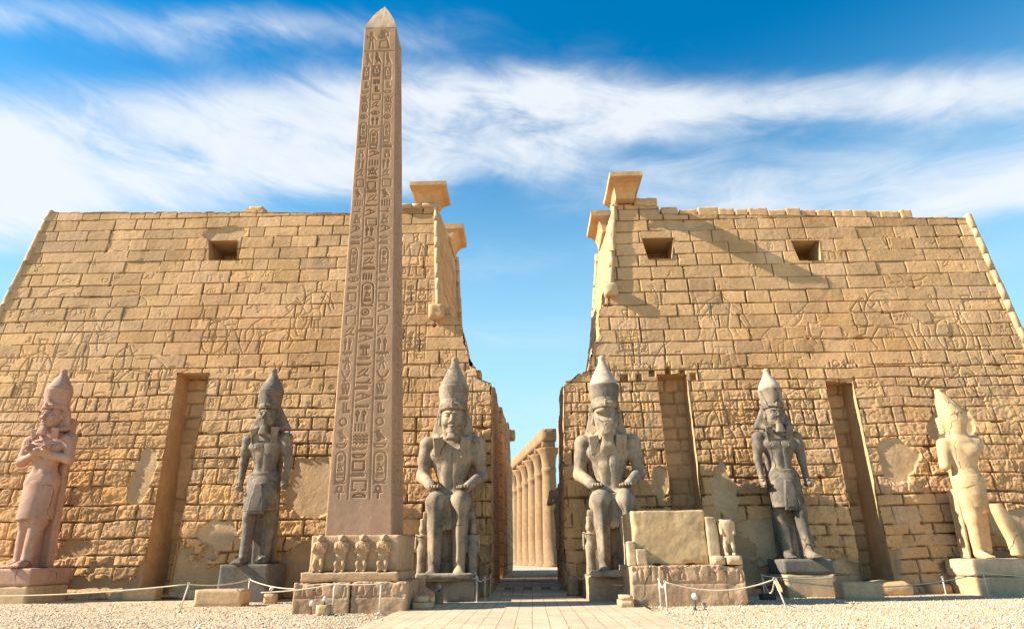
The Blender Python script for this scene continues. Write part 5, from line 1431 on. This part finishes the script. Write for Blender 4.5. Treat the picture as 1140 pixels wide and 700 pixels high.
court_wall()

def colonnade():
    t = empty("colonnade", (0, 120, .42), "distant row of tall papyrus columns carrying a long stone beam, through the gate", "colonnade")
    prof = [(0, 1.35), (.4, 1.35), (.41, 1.16), (4, 1.22), (12.8, 1.08), (13.6, 1.05), (13.7, 1.14), (14.3, 1.14), (14.35, 1.06), (15.2, 1.10), (16.2, 1.30), (16.9, 1.62), (17.2, 1.84), (17.3, 1.80)]
    seg = 26; V = []; F = []
    for z, r in prof:
        for k in range(seg):
            a = 2 * math.pi * k / seg; rr = r * (1 + (.02 * float(vnoise(k * .9, z * 1.3, 4)) if z < 16 else .10 * float(vnoise(k * 1.3, z, 9)))); V.append((rr * math.cos(a), rr * math.sin(a), z))
    for i in range(len(prof) - 1):
        for k in range(seg): F.append((i * seg + k, i * seg + (k + 1) % seg, (i + 1) * seg + (k + 1) % seg, (i + 1) * seg + k))
    F.append(tuple(range((len(prof) - 1) * seg, len(prof) * seg)))
    cut = 8
    Va = V[:(cut + 1) * seg]; Fa = [f for f in F if max(f) < (cut + 1) * seg]
    Vb = V[cut * seg:]; Fb = [tuple(q - cut * seg for q in f) for f in F if min(f) >= cut * seg]
    n = 7; a = Vector((2.85, 101.5, .42)); b = Vector((-3.95, 141, .42))
    sh0 = cp0 = ab0 = None
    M_col = stone_mat("column_stone", (0.29, 0.185, 0.10), var=.25, bump=.3, bscale=2, streak=.45, dark=(.75, .66, .56), tint2=(.26, .16, .085))
    for i in range(n):
        p = a.lerp(b, i / (n - 1)) - Vector(t.location)
        if i == 0:
            sh0 = mesh_obj("column_shaft", Va, Fa, M_col, t, smooth=True); cp0 = mesh_obj("capital", Vb, Fb, M_col, t, smooth=True)
            ab0 = rough_block("abacus", -1.05, 1.05, -1.05, 1.05, 17.3, 18.3, M_col, None, amp=.06, bevel=.08, cell=.3); ab0.parent = t
            trio = [(sh0, 0), (cp0, 0), (ab0, 17.3)]
        else:
            trio = [(o.copy(), z) for o, z in trio0]
            for o, z in trio: SC.collection.objects.link(o); o.parent = t
        for o, z in trio: o.location = (p.x, p.y, p.z + z)
        if i == 0: trio0 = [(sh0, 0), (cp0, 0), (ab0, 17.3)]
    d = (b - a).normalized(); L = (b - a).length + 2.2
    o = rough_block("architrave", -1.15, 1.15, 0, L, 0, 2.0, M_col, None, amp=.06, bevel=.06, cell=.6, yaw=math.atan2(-d.x, d.y)); o.parent = t
    mid = (a + b) / 2 - Vector(t.location); o.location = (mid.x, mid.y, 18.3)
    w = empty("enclosure_wall", (0, 160, .4), "low pale wall closing the view behind the distant columns", "wall")
    rough_block("wall_block", -30, 30, 165, 168, .3, 9.0, M_col, w, amp=.3, bevel=.3, cell=1.2, seed=3)
colonnade()
S = Sculpt(); torso(S, 0, .92); S.loft([(0, .16, .13, 0, 0), (.5, .15, .12, 0, 0), (.95, .17, .12, 0, 0)], 2.3, .03); S.cap((-.22, 0, 1.4), (-.30, -.05, 1.1), .06, .05, .03); S.cap((-.30, -.05, 1.1), (-.18, -.2, 1.12), .05, .04, .02)
o = S.build("statue_fragment", M_cream, None, .02, 2.6, noise=.01, nfreq=4); o.location = (2.12, 46.2, .42)
tag(o, "pale headless statue fragment standing inside the gate against its right side", "statue")
o.location = (1.98, 45.0, 2.3)
tag(rough_block("statue_plinth", 1.66, 2.3, 44.4, 46.0, .42, 2.3, M_sand_dark, amp=.06, bevel=.08, seed=17), "dark rough block under the headless fragment inside the gate", "plinth")

# ------------------------------------------------------------------ loose blocks on the forecourt
def block(label, x0, x1, y0, y1, z0, z1, mat, seed, name="stone_block", **kw):
    return tag(rough_block(name, x0, x1, y0, y1, z0, z1, mat, seed=seed, **kw), label, "stone block")
block("smooth sandstone bench block on the gravel, left of the obelisk pedestal", -14.1, -12.1, 28.6, 29.5, 0, .66, M_buff, 101, amp=.012, bevel=.03)
block("flat sandstone slab leaning low at the foot of the left tower's slot", -19.5, -17.9, 32.4, 33.2, 0, .62, M_sand, 102, amp=.05, bevel=.06)
block("smooth sandstone bench block on the gravel, beside the colossus with the pale crown", 13.05, 14.7, 29.6, 30.5, 0, .70, M_buff, 103, amp=.012, bevel=.03)
block("rounded boulder lying at the foot of the outer slot of the right tower", 15.3, 17.3, 31.9, 33.1, -.1, .62, M_sand, 104, amp=.10, bevel=.28)
block("low slab box beside the obelisk pedestal's right corner", -4.40, -3.68, 25.3, 26.2, .05, .30, M_buff, 105, amp=.012, bevel=.02)
block("small pale slab lying on the low box beside the obelisk pedestal", -4.30, -3.84, 25.4, 26.0, .305, .50, M_cream, 106, amp=.012, bevel=.02)
block("low stone box at the left corner of the empty pedestal", 3.15, 3.68, 25.5, 26.4, .05, .30, M_buff, 107, amp=.012, bevel=.02)
block("pale slab on the low box at the empty pedestal's left corner", 3.2, 3.66, 25.6, 26.3, .305, .47, M_cream, 108, amp=.012, bevel=.02)
block("squat rounded stone post at the left side of the gate", -2.62, -2.12, 32.7, 33.25, .05, 1.42, M_sand_dark, 109, amp=.03, bevel=.08, name="stone_bollard")
block("square stone block at the right side of the gate", 1.66, 2.2, 32.9, 33.4, .05, .95, M_sand_dark, 110, amp=.03, bevel=.05, name="stone_bollard")
for i, (x, y, w, h, lab) in enumerate([(-9.4, 31.9, .9, .45, "rough stone lying behind the obelisk pedestal's left side"), (-16.7, 33.0, 1.0, .5, "rough fallen stone right of the left tower's slot"), (-20.6, 33.2, .8, .4, "rough fallen stone between the crossed-arm colossus and the slot"), (9.3, 32.9, 1.0, .5, "rough fallen stone behind the empty pedestal's right corner"), (18.6, 33.0, 1.1, .45, "rough fallen stone right of the outer slot of the right tower")]):
    block(lab, x, x + w, y, y + .6, -.05, h, M_sand, 120 + i, amp=.08, bevel=.12, name="fallen_stone")

# ------------------------------------------------------------------ rope barrier
def post(x, y, label, lean=(0, 0), h=.92, z=.03):
    t = empty("barrier_post", (x, y, z), label, "barrier post", "posts of the rope barrier")
    tube("pole", [(0, 0, -.05), (lean[0] * .5, lean[1] * .5, h * .5), (lean[0], lean[1], h)], .028, M_metal, t, seg=10)
    tube("foot_plate", [(0, 0, -.02), (0, 0, .035)], .09, M_metal, t, seg=14)
    pts = [(lean[0] + .045 * math.cos(a), lean[1], h + .035 + .045 * math.sin(a)) for a in np.linspace(0, 2 * math.pi, 13)]
    tube("ring", pts, .012, M_metal, t, seg=6)
    return Vector((x + lean[0], y + lean[1], z + h + .03))
def rope(a, b, sag, label, rad=.022):
    a = Vector(a); b = Vector(b); n = 26
    c = (a + b) / 2
    pts = [tuple(a.lerp(b, i / n) - Vector((0, 0, sag * 4 * (i / n) * (1 - i / n))) - c) for i in range(n + 1)]
    o = tube("barrier_rope", pts, rad, M_rope, None, seg=7); o.location = c
    return tag(o, label, "rope", "ropes of the barrier")
pA = post(-13.0, 25.4, "leaning rope post standing in the open gravel at left", (.17, .05))
pB = post(-12.6, 30.4, "rope post in front of the dark grey plinth left of the obelisk")
pC = post(-6.95, 24.1, "rope post before the middle of the obelisk pedestal")
pD = post(-5.32, 24.15, "rope post before the right end of the obelisk pedestal")
pE = post(-2.36, 29.2, "rope post at the right corner of the left seated colossus's plinth", z=.05)
pF = post(-2.12, 30.6, "middle of the three rope posts on the left edge of the gate path", z=.05)
pG = post(-1.98, 32.4, "farthest of the three rope posts on the left edge of the gate path", z=.07)
pH = post(2.38, 30.8, "rope post on the right edge of the gate path", z=.05)
pI = post(4.72, 26.0, "rope post touching the left front of the empty pedestal")
pJ = post(4.45, 23.4, "nearest rope post, on the gravel before the empty pedestal")
pK = post(8.35, 23.2, "leaning rope post in the open gravel right of the empty pedestal", (-.28, .1), h=.98)
pL = post(9.85, 29.9, "rope post rising from a dark weight between the empty pedestal and the standing colossus")
pM = post(19.7, 30.7, "rope post in front of the broken colossus's plinth")
pN = post(18.9, 32.4, "short rope post close to the right tower, left of the broken colossus", h=.7)
rope((-27, 27.5, .75), pA, .28, "rope running from the left edge of the view to the leaning post")
rope(pA, pB, .12, "rope from the leaning left post back to the dark plinth")
rope(pB, (-8.7, 27.5, .75), .18, "rope from the dark plinth to the obelisk pedestal's left side")
rope((-9.6, 24.3, .72), pC, .05, "rope along the left half of the obelisk pedestal")
rope(pC, pD, .03, "rope along the right half of the obelisk pedestal")
rope((-5.2, 29.2, .95), pE, .07, "rope in front of the left seated colossus's plinth")
rope(pE, pF, .16, "short slack rope between the near and middle posts left of the path")
rope(pF, pG, .14, "short slack rope between the middle and far posts left of the path")
rope((2.1, 33.0, .95), pH, .14, "short slack rope from the gate's right side to the path post")
rope(pH, (3.7, 28.6, .70), .12, "rope from the path post across the rough plinth of the right seated colossus")
rope(pI, pJ, .22, "slack rope from the empty pedestal's corner to the nearest post")
rope(pJ, pK, .30, "long sagging rope across the front of the empty pedestal")
rope(pK, pL, .55, "sagging rope from the leaning right post to the dark weight")
rope(pL, (13.4, 31.1, .85), .10, "rope crossing the plinth of the colossus with the pale crown")
rope((10.6, 29.9, .80), pM, .42, "long low rope running in front of the right tower's outer slot")
rope(pM, (26, 30.5, .85), .15, "rope leaving the view at right past the broken colossus")

def floodlight(x, y, label, z=.04, h=.30, tilt=.4, mat=M_white, on_block=False, body=.08):
    t = empty("floodlight", (x, y, z), label, "floodlight", "small ground floodlights")
    tube("stand", [(0, 0, 0), (0, 0, h)], .018, M_darkmetal, t, seg=8)
    tube("foot", [(0, 0, 0), (0, 0, .03)], .07, M_darkmetal, t, seg=12)
    d = Vector((0, math.cos(tilt), math.sin(tilt)))
    p0 = Vector((0, -.05, h)); pts = [p0 - d * .06, p0 - d * .05, p0 + d * .06, p0 + d * .09]
    tube("lamp_housing", [tuple(p) for p in pts], [body * .5, body * .85, body, body * 1.12], mat, t, seg=14)
    tube("lens", [tuple(p0 + d * .091), tuple(p0 + d * .10)], body * .9, M_darkmetal, t, seg=14)
    return t
floodlight(-7.62, 23.85, "white floodlight on the gravel left of the small cube before the obelisk pedestal", h=.33, body=.07)
block("small tan cube before the obelisk pedestal, with a white floodlight on it", -7.42, -6.98, 23.7, 24.1, -.02, .34, M_buff, 130, amp=.01, bevel=.02, name="junction_box")
floodlight(-7.2, 23.9, "white floodlight on top of the small tan cube", z=.345, h=.16, body=.06)
block("small tan box beside the plinth of the dark grey colossus", -11.7, -11.2, 29.9, 30.3, -.02, .42, M_buff, 131, amp=.01, bevel=.02, name="junction_box")
floodlight(-11.45, 30.1, "white floodlight on the small tan box beside the dark grey plinth", z=.425, h=.18, body=.08)
block("dark box at the foot of the left seated colossus's plinth", -3.98, -3.66, 28.1, 28.45, .02, .52, M_sand_dark, 132, amp=.01, bevel=.02, name="junction_box")
floodlight(-3.82, 28.25, "grey floodlight on the dark box before the left seated colossus", z=.525, h=.16, mat=M_concrete, body=.08)
floodlight(5.62, 24.4, "white floodlight with a tan cap on the gravel before the empty pedestal", h=.42, body=.09)
floodlight(5.95, 24.5, "small round dark floodlight close beside the one before the empty pedestal", h=.14, mat=M_concrete, body=.075)
block("dark flat weight under the rope post beside the colossus with the pale crown", 9.6, 10.2, 29.5, 29.9, 0, .28, M_darkmetal, 133, amp=.01, bevel=.02, name="barrier_weight")

# ------------------------------------------------------------------ loose gravel
def pebbles():
    n = 46000
    r = np.random.default_rng(5)
    Y = 15.5 + (31 - 15.5) * r.random(n) ** 1.5; X = (r.random(n) * 2 - 1) * (Y * .86)
    keep = (X < -5.0 + .25 * r.normal(size=n)) | (X > 4.2 + .25 * r.normal(size=n))
    keep |= r.random(n) < .012
    inside = ((X > -8.6) & (X < -4.4) & (Y > 24.5)) | ((X > 3.7) & (X < 8.1) & (Y > 26.2)) | ((X > -5.4) & (X < 5.3) & (Y > 29))
    keep &= ~inside
    X = X[keep]; Y = Y[keep]; n = len(X)
    sz = r.uniform(.012, .034, n) * (1 + .8 * (r.random(n) < .06))
    base = np.array([(1, 0, 0), (0, 1, 0), (-1, 0, 0), (0, -1, 0), (0, 0, 1), (0, 0, -1)], float)
    V = base[None] * sz[:, None, None] * r.uniform(.6, 1.3, (n, 6, 1)) * np.array([1, 1, .7])
    a = r.random(n) * 6.28; c, s_ = np.cos(a)[:, None], np.sin(a)[:, None]
    vx = V[:, :, 0] * c - V[:, :, 1] * s_; vy = V[:, :, 0] * s_ + V[:, :, 1] * c
    zg = .05 * fbm(X * .25, Y * .25, 1.0, 4) + .03
    on = (np.abs(X + .35) < 4.4); zg = np.where(on, .07, zg)
    V = np.stack([vx + X[:, None], vy + Y[:, None], V[:, :, 2] + (zg + sz * .25)[:, None]], -1).reshape(-1, 3)
    f = np.array([(0, 1, 4), (1, 2, 4), (2, 3, 4), (3, 0, 4), (1, 0, 5), (2, 1, 5), (3, 2, 5), (0, 3, 5)])
    F = (f[None] + (np.arange(n) * 6)[:, None, None]).reshape(-1, 3)
    pal = np.array([(.66, .54, .38), (.54, .42, .28), (.40, .29, .18), (.72, .62, .48), (.30, .22, .15)])
    C = pal[r.choice(5, n, p=[.34, .28, .14, .18, .06])]; C = np.repeat(C * r.uniform(.85, 1.1, (n, 1)), 6, axis=0)
    m = stone_mat("pebble", (.5, .4, .3), attr=True, var=.05, bump=.05)
    tag(mesh_obj("gravel_pebbles", V, F, m, cols=C), kind="stuff")
pebbles()
